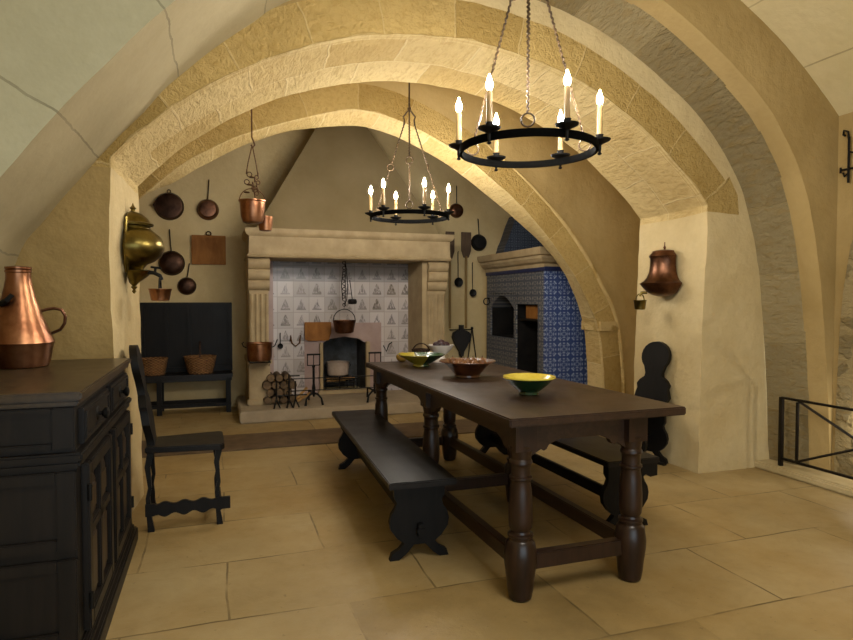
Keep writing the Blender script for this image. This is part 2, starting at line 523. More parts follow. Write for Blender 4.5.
def wob(p, amp, f=1.7, seed=0):
    q = Vector(p) * f + Vector((seed, seed, seed))
    q2 = Vector(p) * f * 4.3 + Vector((seed + 9, seed, seed))
    return Vector((noise.noise(q), noise.noise(q + Vector((31, 5, 7))), noise.noise(q + Vector((3, 57, 9))))) * amp + \
        Vector((noise.noise(q2), noise.noise(q2 + Vector((31, 5, 7))), noise.noise(q2 + Vector((3, 57, 9))))) * amp * .35

def arch_wall(name, pf, pb, yf, yb, rect, mats, ring=None, msof=None, mface=None, nd=10, amp=.008, back=True):
    """a wall pierced by an arch. pf/pb: front/back profiles (x, z) from left floor to right floor, same length.
    yf/yb may be functions of the profile index. ring: (list of outward offsets, material picker)."""
    n = len(pf)
    cx = sum(p[0] for p in pf) / n
    cz = .2
    x0, x1, z1 = rect
    Yf = yf if callable(yf) else (lambda i: yf)
    Yb = yb if callable(yb) else (lambda i: yb)
    arc = [0]
    for i in range(1, n):
        arc.append(arc[-1] + (pf[i] - pf[i - 1]).length)
    verts, faces, mi, uvs = [], [], [], []
    def nrm(P, i):
        t = P[min(i + 1, n - 1)] - P[max(i - 1, 0)]
        v = Vector((-t.y, t.x))
        return v.normalized()
    def outer(p):
        d = Vector((p[0] - cx, p[1] - cz))
        if abs(d.x) < 1e-6:
            d.x = 1e-6
        tx = ((x1 if d.x > 0 else x0) - cx) / d.x
        tz = (z1 - cz) / d.y if d.y > 1e-6 else 1e9
        t = min(tx, tz)
        return Vector((cx + d.x * t, max(cz + d.y * t, 0)))
    offs = ring or [0, .06, .13, .2, .28]
    rows = []
    def row(kind, f):
        r = []
        for i in range(n):
            p, uvp = f(i)
            v = Vector(p)
            w = wob(v, amp)
            if v.z < .02:
                w.z = 0
            verts.append(tuple(v + w))
            uvs.append(uvp)
            r.append(len(verts) - 1)
        rows.append((kind, r))
    L = 5
    def fo(i, k):
        p = pf[i]
        e = p + nrm(pf, i) * offs[-1]
        if p[1] < .02:
            e.y = p[1]
        o = outer(p)
        t = (k / L) ** 1.5
        q = e.lerp(o, t)
        return (q[0], Yf(i), max(q[1], 0)), (arc[i], 1 + k * .3)
    for k in range(L, 0, -1):
        row('face', lambda i, k=k: fo(i, k))
    for k in range(len(offs) - 1, -1, -1):
        def rr(i, k=k):
            q = pf[i] + nrm(pf, i) * offs[k]
            if pf[i][1] < .02:
                q.y = pf[i][1]
            return (q[0], Yf(i), max(q[1], 0)), (arc[i], offs[k])
        row('ring' if k < len(offs) - 1 else 'face', rr)
    for k in range(1, nd + 1):
        t = k / nd
        row('sof', lambda i, t=t: ((pf[i].lerp(pb[i], t)[0], Yf(i) * (1 - t) + Yb(i) * t, pf[i].lerp(pb[i], t)[1]), (arc[i], Yf(i) * (1 - t) + Yb(i) * t)))
    if back:
        for k in range(1, 4):
            row('back', lambda i, k=k: ((pb[i].lerp(outer(pb[i]), k / 3)[0], Yb(i), pb[i].lerp(outer(pb[i]), k / 3)[1]), (arc[i], k)))
    for a in range(len(rows) - 1):
        kd, r1 = rows[a + 1]
        r0 = rows[a][1]
        for i in range(n - 1):
            faces.append((r0[i], r0[i + 1], r1[i + 1], r1[i]))
            c = (Vector(verts[r0[i]]) + Vector(verts[r1[i + 1]])) / 2
            if kd == 'sof':
                mi.append(msof(i, c))
            elif kd in ('ring', 'face'):
                mi.append(mface(i, c, kd))
            else:
                mi.append(mface(i, c, 'back'))
    me = bpy.data.meshes.new(name)
    me.from_pydata(verts, [], faces)
    for m in mats:
        me.materials.append(m)
    me.polygons.foreach_set('material_index', mi)
    ul = me.uv_layers.new(name='UVMap')
    for lp in me.loops:
        ul.data[lp.index].uv = uvs[lp.vertex_index]
    me.polygons.foreach_set('use_smooth', [True] * len(me.polygons))
    me.set_sharp_from_angle(angle=math.radians(40))
    o = bpy.data.objects.new(name, me)
    COL.objects.link(o)
    o['kind'] = 'structure'
    return o

def struct(name, mb, m, bevel=0):
    return build(name, mb, m, kind='structure', bevel=bevel)

# ------------------------------------------------------------------ the rooms
struct('floor', MB().span((-2.5, -2.6, -.1), (5.4, 8.7, 0)), FLOOR)

N = 190
# the near arch (pale face on the left, tan jamb and soffit on the right)
P1 = [(-1.12, 0), (-1.11, .6), (-1.09, 1.2), (-.993, 1.59), (-.867, 1.782), (-.71, 2.0), (-.571, 2.18), (-.39, 2.389), (-.231, 2.576), (.01, 2.81),
      (.222, 2.985), (.43, 3.14), (.9, 3.34), (1.5, 3.45), (2.1, 3.41), (2.619, 3.27), (2.97, 3.11), (3.325, 2.885), (3.611, 2.65), (3.78, 2.45),
      (3.94, 2.19), (4.08, 1.75), (4.17, 1.2), (4.23, .6), (4.26, 0)]
p1b = catmull(P1, N)
def smooth01(t):
    t = min(max(t, 0), 1)
    return t * t * (3 - 2 * t)
p1f = []
for i, p in enumerate(p1b):
    t = p1b[min(i + 1, N - 1)] - p1b[max(i - 1, 0)]
    nv = Vector((-t.y, t.x)).normalized()
    k = smooth01((p.x - 1.6) / 1.2)
    q = p + nv * .1 * k
    q.y = max(q.y, 0) if p.y > .01 else 0
    p1f.append(q)
y1f = lambda i: 2.95 + .45 * smooth01((p1b[i].x - 1.0) / 1.4)
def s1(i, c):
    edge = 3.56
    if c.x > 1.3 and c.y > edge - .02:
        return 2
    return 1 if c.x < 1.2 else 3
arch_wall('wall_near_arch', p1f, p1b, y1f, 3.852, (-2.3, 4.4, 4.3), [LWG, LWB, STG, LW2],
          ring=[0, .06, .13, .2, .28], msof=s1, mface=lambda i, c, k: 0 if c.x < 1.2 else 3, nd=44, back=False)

# the second arch
def circ_arch(cx, cz, R, xl, xr, n, zs=None, xl0=None, xr0=None):
    P = []
    zl = cz + math.sqrt(R * R - (xl - cx) ** 2)
    zr = cz + math.sqrt(R * R - (xr - cx) ** 2)
    a0, a1 = math.atan2(zl - cz, xl - cx), math.atan2(zr - cz, xr - cx)
    nl = int(n * .2)
    for i in range(nl):
        P.append(Vector(((xl if xl0 is None else xl0 + (xl - xl0) * i / nl), zl * i / nl)))
    na = n - 2 * nl
    for i in range(na):
        a = a0 + (a1 - a0) * i / (na - 1)
        P.append(Vector((cx + R * math.cos(a), cz + R * math.sin(a))))
    for i in range(nl):
        P.append(Vector(((xr if xr0 is None else xr + (xr0 - xr) * (i + 1) / nl), zr * (1 - (i + 1) / nl))))
    return P, nl
p2f, nl2 = circ_arch(1.5, .33, 2.738, -.553, 3.6, N, xr0=3.54)
p2b, _ = circ_arch(1.53, .36, 2.68, -.487, 3.6, N, xr0=3.55)
def s2(i, c):
    return 2 if nl2 - 1 <= i < N - nl2 else 0
def f2(i, c, kd):
    if kd == 'back':
        return 0
    if nl2 - 1 <= i < N - nl2:
        d = math.hypot(c.x - 1.5, c.z - .33) - 2.738
        if d < .255 + .02 * noise.noise(c * 2.5):
            return 1
    return 3 if c.x < 1 else 0
arch_wall('wall_middle_arch', p2f, p2b, 3.85, 4.66, (-1.75, 4.6, 4.2), [LWP, STD, STL, LW4],
          ring=[0, .05, .1, .15, .2, .25, .3, .36], msof=s2, mface=f2, nd=12, amp=.017)

# the third arch, before the hearth room
P3b = [(-1.25, 0), (-1.25, .6), (-1.2, 1.1), (-1.1, 1.6), (-.9, 2.0), (-.62, 2.25), (-.321, 2.4), (-.1, 2.55), (.194, 2.732), (.516, 2.877), (.8, 2.965), (1.257, 3.035),
       (1.6, 3.0), (2.0, 2.86), (2.36, 2.67), (2.767, 2.405), (3.05, 2.2), (3.33, 1.98), (3.57, 1.734), (3.74, 1.46), (3.87, 1.12), (3.93, .6), (3.95, 0)]
P3f = [(-1.2, 0), (-1.2, .6), (-1.15, 1.1), (-1.05, 1.55), (-.85, 1.93), (-.574, 2.205), (-.27, 2.487), (.052, 2.69), (.35, 2.83), (.732, 2.97), (1.15, 3.085),
       (1.5, 3.07), (1.9, 2.95), (2.3, 2.76), (2.72, 2.47), (3.0, 2.23), (3.27, 1.97), (3.5, 1.68), (3.68, 1.4), (3.85, 1.08), (3.93, .6), (3.95, 0)]
p3f, p3b = catmull(P3f, N), catmull(P3b, N)
def f3(i, c, kd):
    if kd == 'back':
        return 2
    return 1 if kd == 'ring' else 2
arch_wall('wall_hearth_arch', p3f, p3b, 5.65, 5.98, (-1.9, 4.9, 4.0), [STL, STD, LW2],
          ring=[0, .05, .1, .15, .2, .24], msof=lambda i, c: 0, mface=f3, nd=8, amp=.014)

# raised outer edge of the hearth arch ring and its impost
tm = MB()
ringpts = [p + (Vector((-(p3f[min(i + 1, N - 1)] - p3f[i - 1]).y, (p3f[min(i + 1, N - 1)] - p3f[i - 1]).x)).normalized() * .235) for i, p in enumerate(p3f) if 118 < i < N - 1]
tm.tube([(p.x, 5.65, p.y) for p in ringpts], [.006 + .02 * min(1, q / 25) for q in range(len(ringpts))], 8, flat=.8)
tm.span((3.87, 5.63, 1.02), (4.06, 6.0, 1.12))
struct('trim_1', tm, STD, .012)

def vault(name, cx, cz, R, xl, xr, y0, y1, m, nseg=60, ny=40, zfloor=True):
    vs, fs, uv = [], [], []
    a0 = math.acos((xl - cx) / R)
    a1 = math.acos((xr - cx) / R)
    prof = [(cx + R * math.cos(a0 + (a1 - a0) * i / nseg), cz + R * math.sin(a0 + (a1 - a0) * i / nseg), R * (a0 - a0 - (a1 - a0) * i / nseg)) for i in range(nseg + 1)]
    for j in range(ny + 1):
        y = y0 + (y1 - y0) * j / ny
        for x, z, u in prof:
            p = Vector((x, y, z))
            vs.append(tuple(p + wob(p, .008)))
            uv.append((y, u))
    k = nseg + 1
    for j in range(ny):
        for i in range(nseg):
            fs.append((j * k + i, j * k + i + 1, (j + 1) * k + i + 1, (j + 1) * k + i))
    me = bpy.data.meshes.new(name)
    me.from_pydata(vs, [], fs)
    me.materials.append(m)
    ul = me.uv_layers.new(name='UVMap')
    for lp in me.loops:
        ul.data[lp.index].uv = uv[lp.vertex_index]
    me.polygons.foreach_set('use_smooth', [True] * len(me.polygons))
    o = bpy.data.objects.new(name, me)
    COL.objects.link(o)
    o['kind'] = 'structure'
    return o
vault('ceiling', 1.1, -.743, 4.765, -2.22, 4.42, -2.55, 3.44, LWV)
vault('ceiling_middle', 1.6, -.17, 3.77, -1.5, 4.45, 4.6, 5.7, LWK, 50, 8)
struct('ceiling_hearth', MB().span((-1.8, 5.9, 3.7), (5.3, 8.7, 3.8)), LWK)
struct('wall_left', MB().span((-2.4, -2.6, 0), (-2.2, 2.96, 2.85)), LW)
struct('wall_right', MB().span((4.38, -2.6, 0), (4.6, 3.42, 2.85)), LW2)
struct('wall_middle_left', MB().span((-1.65, 4.6, 0), (-1.45, 5.7, 2.6)), LWK)
struct('wall_middle_right', MB().span((4.42, 4.6, 0), (4.6, 5.7, 2.6)), LWK)
struct('wall_hearth_left', MB().span((-1.8, 5.9, 0), (-1.6, 8.7, 3.7)), LWK)
struct('wall_hearth_right', MB().span((5.1, 5.9, 0), (5.3, 8.7, 3.7)), LWK)
wb = MB()
wb.span((3.7, 7.951, 0), (5.2, 8.21, 1.94))
wb.span((-1.7, 8.2, 0), (1.3, 8.7, 3.7)).span((1.89, 8.2, 0), (5.2, 8.7, 3.7)).span((1.3, 8.2, .9), (1.89, 8.7, 3.7)).span((1.3, 8.2, 0), (1.89, 8.7, .14)).span((1.3, 8.6, .14), (1.89, 8.7, .9))
struct('wall_back', wb, LWK)
# the wall behind the camera has a wide open doorway to a bright yard
dw = MB()
dw.span((-2.4, -2.75, 0), (-1.3, -2.55, 4.3)).span((2.6, -2.75, 0), (4.6, -2.55, 4.3)).span((-1.3, -2.75, 3.0), (2.6, -2.55, 4.3))
struct('wall_front', dw, LW)
# dark threshold strip, kerb, bare stone on the right wall
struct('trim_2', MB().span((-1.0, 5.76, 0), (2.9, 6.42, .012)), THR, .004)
struct('trim_3', MB().span((4.1, -2.5, 0), (4.42, 3.86, .055)), KERB, .012)
arcp = [(3.37, .05), (3.365, .6), (3.35, 1.1), (3.33, 1.4), (3.28, 1.75), (3.16, 2.0), (2.95, 2.2), (2.6, 2.35)]
arci = [(2.6, 2.0), (2.8, 1.9), (2.93, 1.7), (2.98, 1.4), (3.0, 1.1), (3.0, .6), (3.0, .05)]
struct('trim_4', MB().prism(arcp + arci, (4.375, 0, 0), (0, 1, 0), (0, 0, 1), (.02, 0, 0)), STG)

# ------------------------------------------------------------------ long table
T = thing('refectory_table', 'long dark oak refectory table with turned legs in the middle of the room', 'table', (1.635, 3.675, 0), math.radians(.6))
TH = .84
build('table_top', MB().box((.01, 0, TH - .02), (.94, 2.58, .04)), OAKT, T, .006)
ap = MB()
def wavy(L, h, base=.085):
    pts = [(-L / 2, 0), (L / 2, 0), (L / 2, -h)]
    m = 40
    for i in range(m + 1):
        x = L / 2 - L * i / m
        e = min(L / 2 - abs(x), .16) / .16
        z = -h + (h - base) * min(1, e) ** .7
        if .45 < e < .62:
            z -= .015
        pts.append((x, z))
    pts.append((-L / 2, -h))
    return pts
for y in (-1.19, 1.19):
    ap.prism(wavy(.54, .17), (-.0575, y, TH - .04), (1, 0, 0), (0, 0, 1), (0, .03, 0))
for x in (-.36, .245):
    for y in (-.595, .595):
        ap.prism(wavy(1.1, .17), (x, y, TH - .04), (0, 1, 0), (0, 0, 1), (.03, 0, 0))
build('apron', ap, OAKT, T)
legp = [(.04, 0), (.05, .01), (.057, .05), (.062, .1), (.07, .16), (.072, .2), (.064, .26), (.052, .275), (.052, .285), (.056, .29), (.056, .3), (.045, .305), (.042, .315),
        (.05, .33), (.052, .36), (.052, .42), (.048, .5), (.042, .535), (.044, .545), (.05, .55), (.05, .56), (.042, .565), (.042, .6), (.045, .615), (.05, .62), (.05, .63), (.044, .64), (.05, .68), (.054, .7)]
lg = MB().lathe([(r * 1.04, z) for r, z in legp], seg=24)
lg.box((0, 0, .75), (.105, .105, .14))
leg0 = None
for y in (-1.19, 0, 1.19):
    for x in (-.355, .24):
        if leg0 is None:
            leg0 = build('leg', lg, OAKL, T)
            o = leg0
        else:
            o = leg0.copy()
            COL.objects.link(o)
            o.parent = T
        o.location = (x, y, 0)
for y in (-1.19, 0, 1.19):
    build('stretcher', MB().box((-.0575, y, .17), (.54, .05, .075)), OAKL, T, .005)
for x in (-.355, .24):
    for y in (-.595, .595):
        build('stretcher', MB().box((x, y, .17), (.05, 1.08, .075)), OAKT, T, .005)

# ------------------------------------------------------------------ benches
def leg_outline(w, h):
    R = [(x * 1.1, z) for x, z in ((.1, .0), (.145, .0), (.135, .035), (.1, .055), (.075, .085), (.11, .115), (.14, .16), (.146, .2), (.138, .24), (.12, .27), (.11, .3), (.125, .33), (.125, h))]
    L_ = [(-x, z) for x, z in R]
    return L_[::-1] + [(-.05, .03), (-.02, .07), (0, .08), (.02, .07), (.05, .03)][0:0] + [(-.07, .03), (-.03, .075), (.03, .075), (.07, .03)] + R
def bench(label, loc, rz, L, apron):
    b = thing('trestle_bench', label, 'bench', loc, rz, 'benches along the long table')
    build('seat', MB().box((0, 0, .41), (.36, L, .035)), BENW, b, .005)
    for y in (-L / 2 + .09, L / 2 - .22):
        build('leg', MB().prism(leg_outline(.3, .394), (0, y, 0), (1, 0, 0), (0, 0, 1), (0, .035, 0)), BENZ, b)
    st = build('stretcher', MB().box((0, -.06, .155), (.03, L - .2, .07)), BENZ, b, .004)
    build('wedge', MB().box((0, -L / 2 + .045, .155), (.045, .022, .022)), BENZ, b, .003)
    if apron:
        po = [(-.17, 0), (.17, 0), (.17, -.075), (.12, -.08), (.09, -.062), (.05, -.082), (0, -.085), (-.05, -.082), (-.09, -.062), (-.12, -.08), (-.17, -.075)]
        build('apron', MB().prism(po, (0, -L / 2 + .02, .393), (1, 0, 0), (0, 0, 1), (0, .02, 0)), BENZ, b)
    return b
bench('low black trestle bench on the hearth side left of the table', (1.04, 4.03, 0), math.radians(-2.4), 2.12, False)
bench('low black trestle bench half hidden behind the right side of the table', (2.275, 4.04, 0), math.radians(.6), 2.12, True)

# ------------------------------------------------------------------ chairs
def back_outline(h):
    R = []
    r = .125
    hc = h - r
    for i in range(9):
        a = PI / 2 - (PI / 2 + .75) * i / 8
        R.append((r * math.cos(a), hc + r * math.sin(a)))
    R += [(.075, hc - .14), (.08, hc - .17), (.12, hc - .2), (.145, hc - .235), (.135, hc - .27), (.145, hc - .3), (.155, hc - .34), (.12, hc - .4), (.1, hc - .44), (.1, 0)]
    return [(-x, z) for x, z in R[1:]][::-1] + R
def hall_chair(label, loc, rz, panels, h):
    """faces local +x"""
    c = thing('hall_chair', label, 'chair', loc, rz)
    so = [(-.2, -.15), (.22, -.2), (.24, -.18), (.24, .18), (.22, .2), (-.2, .15)]
    build('seat', MB().prism(so, (0, 0, .475), (1, 0, 0), (0, 1, 0), (0, 0, .035)), BENW, c, .005)
    tilt = .16
    build('backrest', MB().prism(back_outline(h), (-.17, 0, .49), (0, 1, 0), (-math.sin(tilt), 0, math.cos(tilt)), (.042, 0, 0)), BENZ, c)
    if panels:
        build('leg', MB().prism(leg_outline(.3, .44), (-.15, 0, .02), (0, 1, 0), (0, 0, 1), (.03, 0, 0)), BENZ, c)
        build('leg', MB().prism(leg_outline(.3, .44), (.16, 0, .02), (0, 1, 0), (0, 0, 1), (.03, 0, 0)), BENZ, c)
        build('stretcher', MB().box((0, 0, .2), (.31, .03, .06)), BENZ, c)
        build('foot_rail', MB().box((-.15, 0, .012), (.04, .28, .024)), BENZ, c)
        build('foot_rail', MB().box((.16, 0, .012), (.04, .28, .024)), BENZ, c)
    else:
        for sx in (-.17, .21):
            for sy in (-.15, .15):
                s_ = 1 if sx > 0 else -1
                l = MB()
                zz = [0, .04, .1, .14, .2, .26, .32, .38, .46]
                xx = [.0, -.004, -.012, -.012, -.016, -.004, -.01, -.016, 0]
                ww = [.018, .016, .012, .013, .011, .01, .012, .015, .017]
                ol = [(sx + s_ * .0 + dx - w, z) for z, dx, w in zip(zz, xx, ww)] + [(sx + dx + w, z) for z, dx, w in zip(zz[::-1], xx[::-1], ww[::-1])]
                l.prism(ol, (0, sy, 0), (1, 0, 0), (0, 0, 1), (0, .035, 0))
                build('leg', l, [BENZ], c)
        for sy in (-.165,):
            n_ = 40
            up = [(-.2 + .47 * i / 40, .165 + (.008 * math.cos(i * .7) if 4 < i < 36 else 0)) for i in range(n_ + 1)]
            lo = [(-.2 + .47 * i / 40, .095 - (.01 * math.cos(i * .7) if 4 < i < 36 else 0)) for i in range(n_ + 1)]
            build('stretcher', MB().prism(up + lo[::-1], (0, sy, 0), (1, 0, 0), (0, 0, 1), (0, .022, 0)), BENZ, c)
        build('stretcher', MB().box((.21, 0, .12), (.024, .3, .03)), BENZ, c)
    return c
hall_chair('black wooden hall chair beside the sideboard, seen from its side', (-.2, 4.06, 0), math.radians(1), False, .6)
hall_chair('black hall chair with round headed back against the pale pier behind the table', (3.27, 4.2, 0), math.radians(200), True, .52)

# ------------------------------------------------------------------ sideboard
S = thing('sideboard', 'tall dark oak sideboard with drawers and panelled doors at the left edge', 'sideboard', (-.76, 3.1, 0))
hx, hy = .29, .65           # half depth and half length of the body
bd = MB().box((0, 0, .44), (hx * 2, hy * 2, .68)).box((0, 0, .89), (hx * 2 - .01, hy * 2 - .01, .2))
build('body', bd, OAKZ, S, .004)
tp = MB().box((0, 0, 1.015), (hx * 2 + .05, hy * 2 + .05, .03)).box((0, 0, .99), (hx * 2 + .025, hy * 2 + .025, .022))
build('worktop', tp, OAKC, S, .006)
wm = MB().box((0, 0, .8), (hx * 2 + .05, hy * 2 + .05, .03)).box((0, 0, .772), (hx * 2 + .028, hy * 2 + .028, .026))
build('waist_moulding', wm, OAKZ, S, .007)
pl = MB().box((0, 0, .04), (hx * 2 + .09, hy * 2 + .09, .08)).box((0, 0, .093), (hx * 2 + .055, hy * 2 + .055, .028)).box((0, 0, .115), (hx * 2 + .03, hy * 2 + .03, .02))
build('plinth', pl, OAKZ, S, .008)
def frame_rect(mb, x, y0, y1, z0, z1, w, t):
    mb.span((x, y0, z0), (x + t, y0 + w, z1)).span((x, y1 - w, z0), (x + t, y1, z1)).span((x, y0 + w, z0), (x + t, y1 - w, z0 + w)).span((x, y0 + w, z1 - w), (x + t, y1 - w, z1))
for yc in (-.31, .31):
    d = MB().box((hx + .004, yc, .893), (.022, .55, .13))
    frame_rect(d, hx + .012, yc - .26, yc + .26, .84, .946, .016, .01)
    dr = build('drawer', d, OAKZ, S, .003)
    kn = MB().tube([(hx + .014, yc, .893), (hx + .03, yc, .893), (hx + .04, yc, .893), (hx + .052, yc, .893), (hx + .058, yc, .893)], [.008, .008, .022, .024, .01], 14)
    kn.tube([(hx + .013, yc, .893), (hx + .018, yc, .893)], [.03, .026], 14)
    build('knob', kn, IRON, dr)
    d = MB()
    y0, y1 = yc - .27, yc + .27
    frame_rect(d, hx, y0, y1, .135, .755, .055, .028)
    d.span((hx, yc - .02, .19), (hx + .024, yc + .02, .7)).span((hx, y0 + .055, .47), (hx + .024, y1 - .055, .51))
    door = build('door', d, OAKZ, S, .005)
    pnl = MB()
    for a, b in ((y0 + .055, yc - .02), (yc + .02, y1 - .055)):
        pnl.span((hx - .002, a, .19), (hx + .006, b, .47))
        m_ = 12
        top = [(a, .51)] + [(b, .51)] + [(b - (b - a) * i / m_, .64 + .05 * math.sin(PI * i / m_)) for i in range(m_ + 1)]
        pnl.prism(top, (hx + .002, 0, 0), (0, 1, 0), (0, 0, 1), (.008, 0, 0))
        pnl.span((hx, a + .03, .22), (hx + .014, b - .03, .44))
        pnl.span((hx, a + .03, .54), (hx + .014, b - .03, .63))
    build('panel', pnl, OAKP, door, .003, label='browner oak door panels')
    for z in (.25, .65):
        hn = MB().cyl((hx + .03, y0 - .006 if yc < 0 else y1 + .006, z - .03), (hx + .03, y0 - .006 if yc < 0 else y1 + .006, z + .03), .008, 10)
        build('hinge', hn, IRON, door)
en = MB()
for (z0, z1) in ((.14, .44), (.47, .75)):
    w = .06
    en.span((-hx, -hy - .018, z0), (-hx + w, -hy, z1)).span((hx - w, -hy - .018, z0), (hx, -hy, z1)).span((-hx + w, -hy - .018, z0), (hx - w, -hy, z0 + w * .7)).span((-hx + w, -hy - .018, z1 - w * .7), (hx - w, -hy, z1))
en.span((-hx, -hy - .018, .83), (-hx + .05, -hy + .006, .975)).span((hx - .07, -hy - .018, .83), (hx, -hy + .006, .975)).span((-hx + .05, -hy - .014, .955), (hx - .07, -hy + .006, .975)).span((-hx + .05, -hy - .014, .83), (hx - .07, -hy + .006, .85))
build('end_frame', en, OAKZ, S, .004)

# copper jug on the sideboard
JS = .93
J = thing('copper_jug', 'large polished copper jug with wide base standing on the sideboard', 'jug', (-.885, 3.42, 1.03))
build('body', MB().lathe([(.1, 0), (.118, .004), (.125, .02), (.142, .112), (.146, .118), (.142, .13), (.118, .19), (.095, .25), (.074, .32), (.06, .38), (.053, .42), (.052, .448), (.056, .452),
                          (.056, .462), (.05, .462), (.048, .40), (.04, .38)], seg=40), COP, J)
build('lid', MB().lathe([(.048, .44), (.05, .462), (.056, .468), (.056, .476), (.04, .48), (.02, .482)], seg=32), COP, J)
hd = MB().tube([(.085, .02, .265), (.11, .025, .275), (.14, .028, .28), (.172, .03, .272), (.188, .03, .24), (.184, .03, .205), (.165, .028, .175), (.128, .02, .158)], .0075, 8)
build('handle', hd, COPD, J)
sp = MB().tube([(-.06, -.06, .30), (-.02, -.105, .32), (.0, -.1, .345)], [.014, .012, .01], 8)
build('spout', sp, IRON, J)

# ------------------------------------------------------------------ brass urn on the left jamb
U = thing('brass_wall_urn', 'brass lidded wall urn hanging on the left pier above the chair', 'urn', (-.478, 4.25, 1.4))
build('body', MB().lathe([(.012, .12), (.05, .125), (.06, .15), (.075, .17), (.12, .19), (.16, .225), (.178, .265), (.176, .3), (.155, .345), (.115, .38), (.096, .395), (.1, .405), (.085, .41)], seg=40, clip=-.03), BRASS, U)
build('lid', MB().lathe([(.09, .405), (.115, .412), (.118, .422), (.1, .43), (.085, .455), (.06, .48), (.035, .493), (.014, .5), (.012, .51), (.02, .52), (.006, .535), (.003, .55)], seg=32, clip=-.03), BRASS, U)
build('basin', MB().lathe([(.004, -.01), (.014, .005), (.006, .015), (.02, .03), (.012, .04), (.03, .06), (.07, .09), (.1, .118), (.106, .13), (.09, .135)], seg=32, clip=-.03), BRASS, U)
tpb = MB().tube([(.07, -.04, .125), (.12, -.05, .118), (.155, -.055, .1), (.165, -.055, .075)], [.014, .012, .012, .01], 8)
tpb.tube([(.125, -.05, .118), (.128, -.05, .15)], .008, 8).tube([(.1, -.05, .155), (.16, -.05, .148)], .007, 8)
build('tap', tpb, IRON, U)
for s_ in (-1, 1):
    build('bracket', MB().tube([(-.025, s_ * .12, .45), (-.028, s_ * .13, .34), (-.03, s_ * .17, .28), (-.03, s_ * .1, .12)], .008, 6), BRASS, U)

def bucket(name, label, loc, r, h, m, mh=IRON, group=None, hook=.0):
    b = thing(name, label, 'bucket', loc, 0, group)
    build('body', MB().lathe([(r * .72, 0), (r * .8, .004), (r * .98, h * .9), (r * 1.04, h * .96), (r * 1.04, h), (r * .95, h), (r * .75, h * .3), (r * .7, .02)], seg=30), m, b)
    t = MB()
    t.torus((0, 0, h), r * 1.0, .004 + r * .02, 'X', 14, 6, a0=0, a1=PI)
    build('handle', t, mh, b)
    return b
bucket('copper_pail', 'small ribbed copper pail hanging under the brass urn tap', (-.325, 4.195, 1.345), .068, .075, COP)

# ------------------------------------------------------------------ copper fountain on the right jamb
Lv = thing('copper_wall_fountain', 'bell shaped copper wall fountain on the pale pier right of the arch', 'fountain', (3.535, 4.25, 1.38))
build('body', MB().lathe([(.05, 0), (.09, .01), (.13, .03), (.17, .075), (.19, .1), (.192, .11), (.165, .125), (.14, .155), (.122, .2), (.113, .26), (.113, .315), (.118, .325)], seg=36, clip=-.02, rz=PI), COPD, Lv)
build('lid', MB().lathe([(.12, .322), (.124, .332), (.12, .342), (.1, .36), (.095, .375), (.06, .385), (.015, .388), (.006, .392), (.012, .405), (.005, .418), (.004, .45)], seg=30, clip=-.02, rz=PI), COPD, Lv)
build('tap', MB().tube([(-.14, .04, .03), (-.18, .06, .03), (-.19, .065, -.0)], [.012, .012, .009], 8), BRASS, Lv)
bucket('brass_pail', 'little brass pail hanging at the copper wall fountain', (3.37, 4.345, 1.27), .052, .08, BRASS, BRASS)

# ------------------------------------------------------------------ fireplace
F = thing('fireplace', 'great stone fireplace with tiled back and sloping hood on the far wall', 'fireplace', (0, 0, 0))
build('hearth', MB().span((.24, 7.0, 0), (3.0, 8.2, .13)), HEARTHS, F, .012)
mp = [(0, 0), (.0, 0), (-.03, .0), (-.045, .03), (-.02, .05), (-.02, .24), (-.045, .26), (-.06, .29), (-.06, .33), (0, .33)]
ml = MB()
x0, x1, yF = .39, 2.79, 7.36
prof = [(0, 1.84), (.03, 1.84), (.045, 1.86), (.025, 1.885), (.02, 2.08), (.05, 2.1), (.065, 2.13), (.065, 2.17), (0, 2.17)]
outs = []
for px, pz in prof:
    outs.append([(x0 - px, 8.2, pz), (x0 - px, yF - px, pz), (x1 + px, yF - px, pz), (x1 + px, 8.2, pz)])
vs = [p for o in outs for p in o]
fs = []
for i in range(len(prof) - 1):
    for j in range(3):
        fs.append((i * 4 + j, i * 4 + j + 1, (i + 1) * 4 + j + 1, (i + 1) * 4 + j))
fs.append((0, 3, 2, 1))
k = (len(prof) - 1) * 4
fs.append((k, k + 1, k + 2, k + 3))
for j in (0, 3):
    fs.append(tuple(i * 4 + j for i in range(len(prof))))
ml.add(vs, fs)
build('mantel', ml, CARVED, F)
hv = [(.45, 7.42, 2.17), (2.72, 7.42, 2.17), (2.72, 8.2, 2.17), (.45, 8.2, 2.17), (1.33, 7.86, 3.7), (1.77, 7.86, 3.7), (1.77, 8.2, 3.7), (1.33, 8.2, 3.7)]
build('hood', MB().add(hv, [(0, 1, 5, 4), (1, 2, 6, 5), (3, 0, 4, 7), (4, 5, 6, 7), (0, 3, 2, 1)]), HOODM, F)
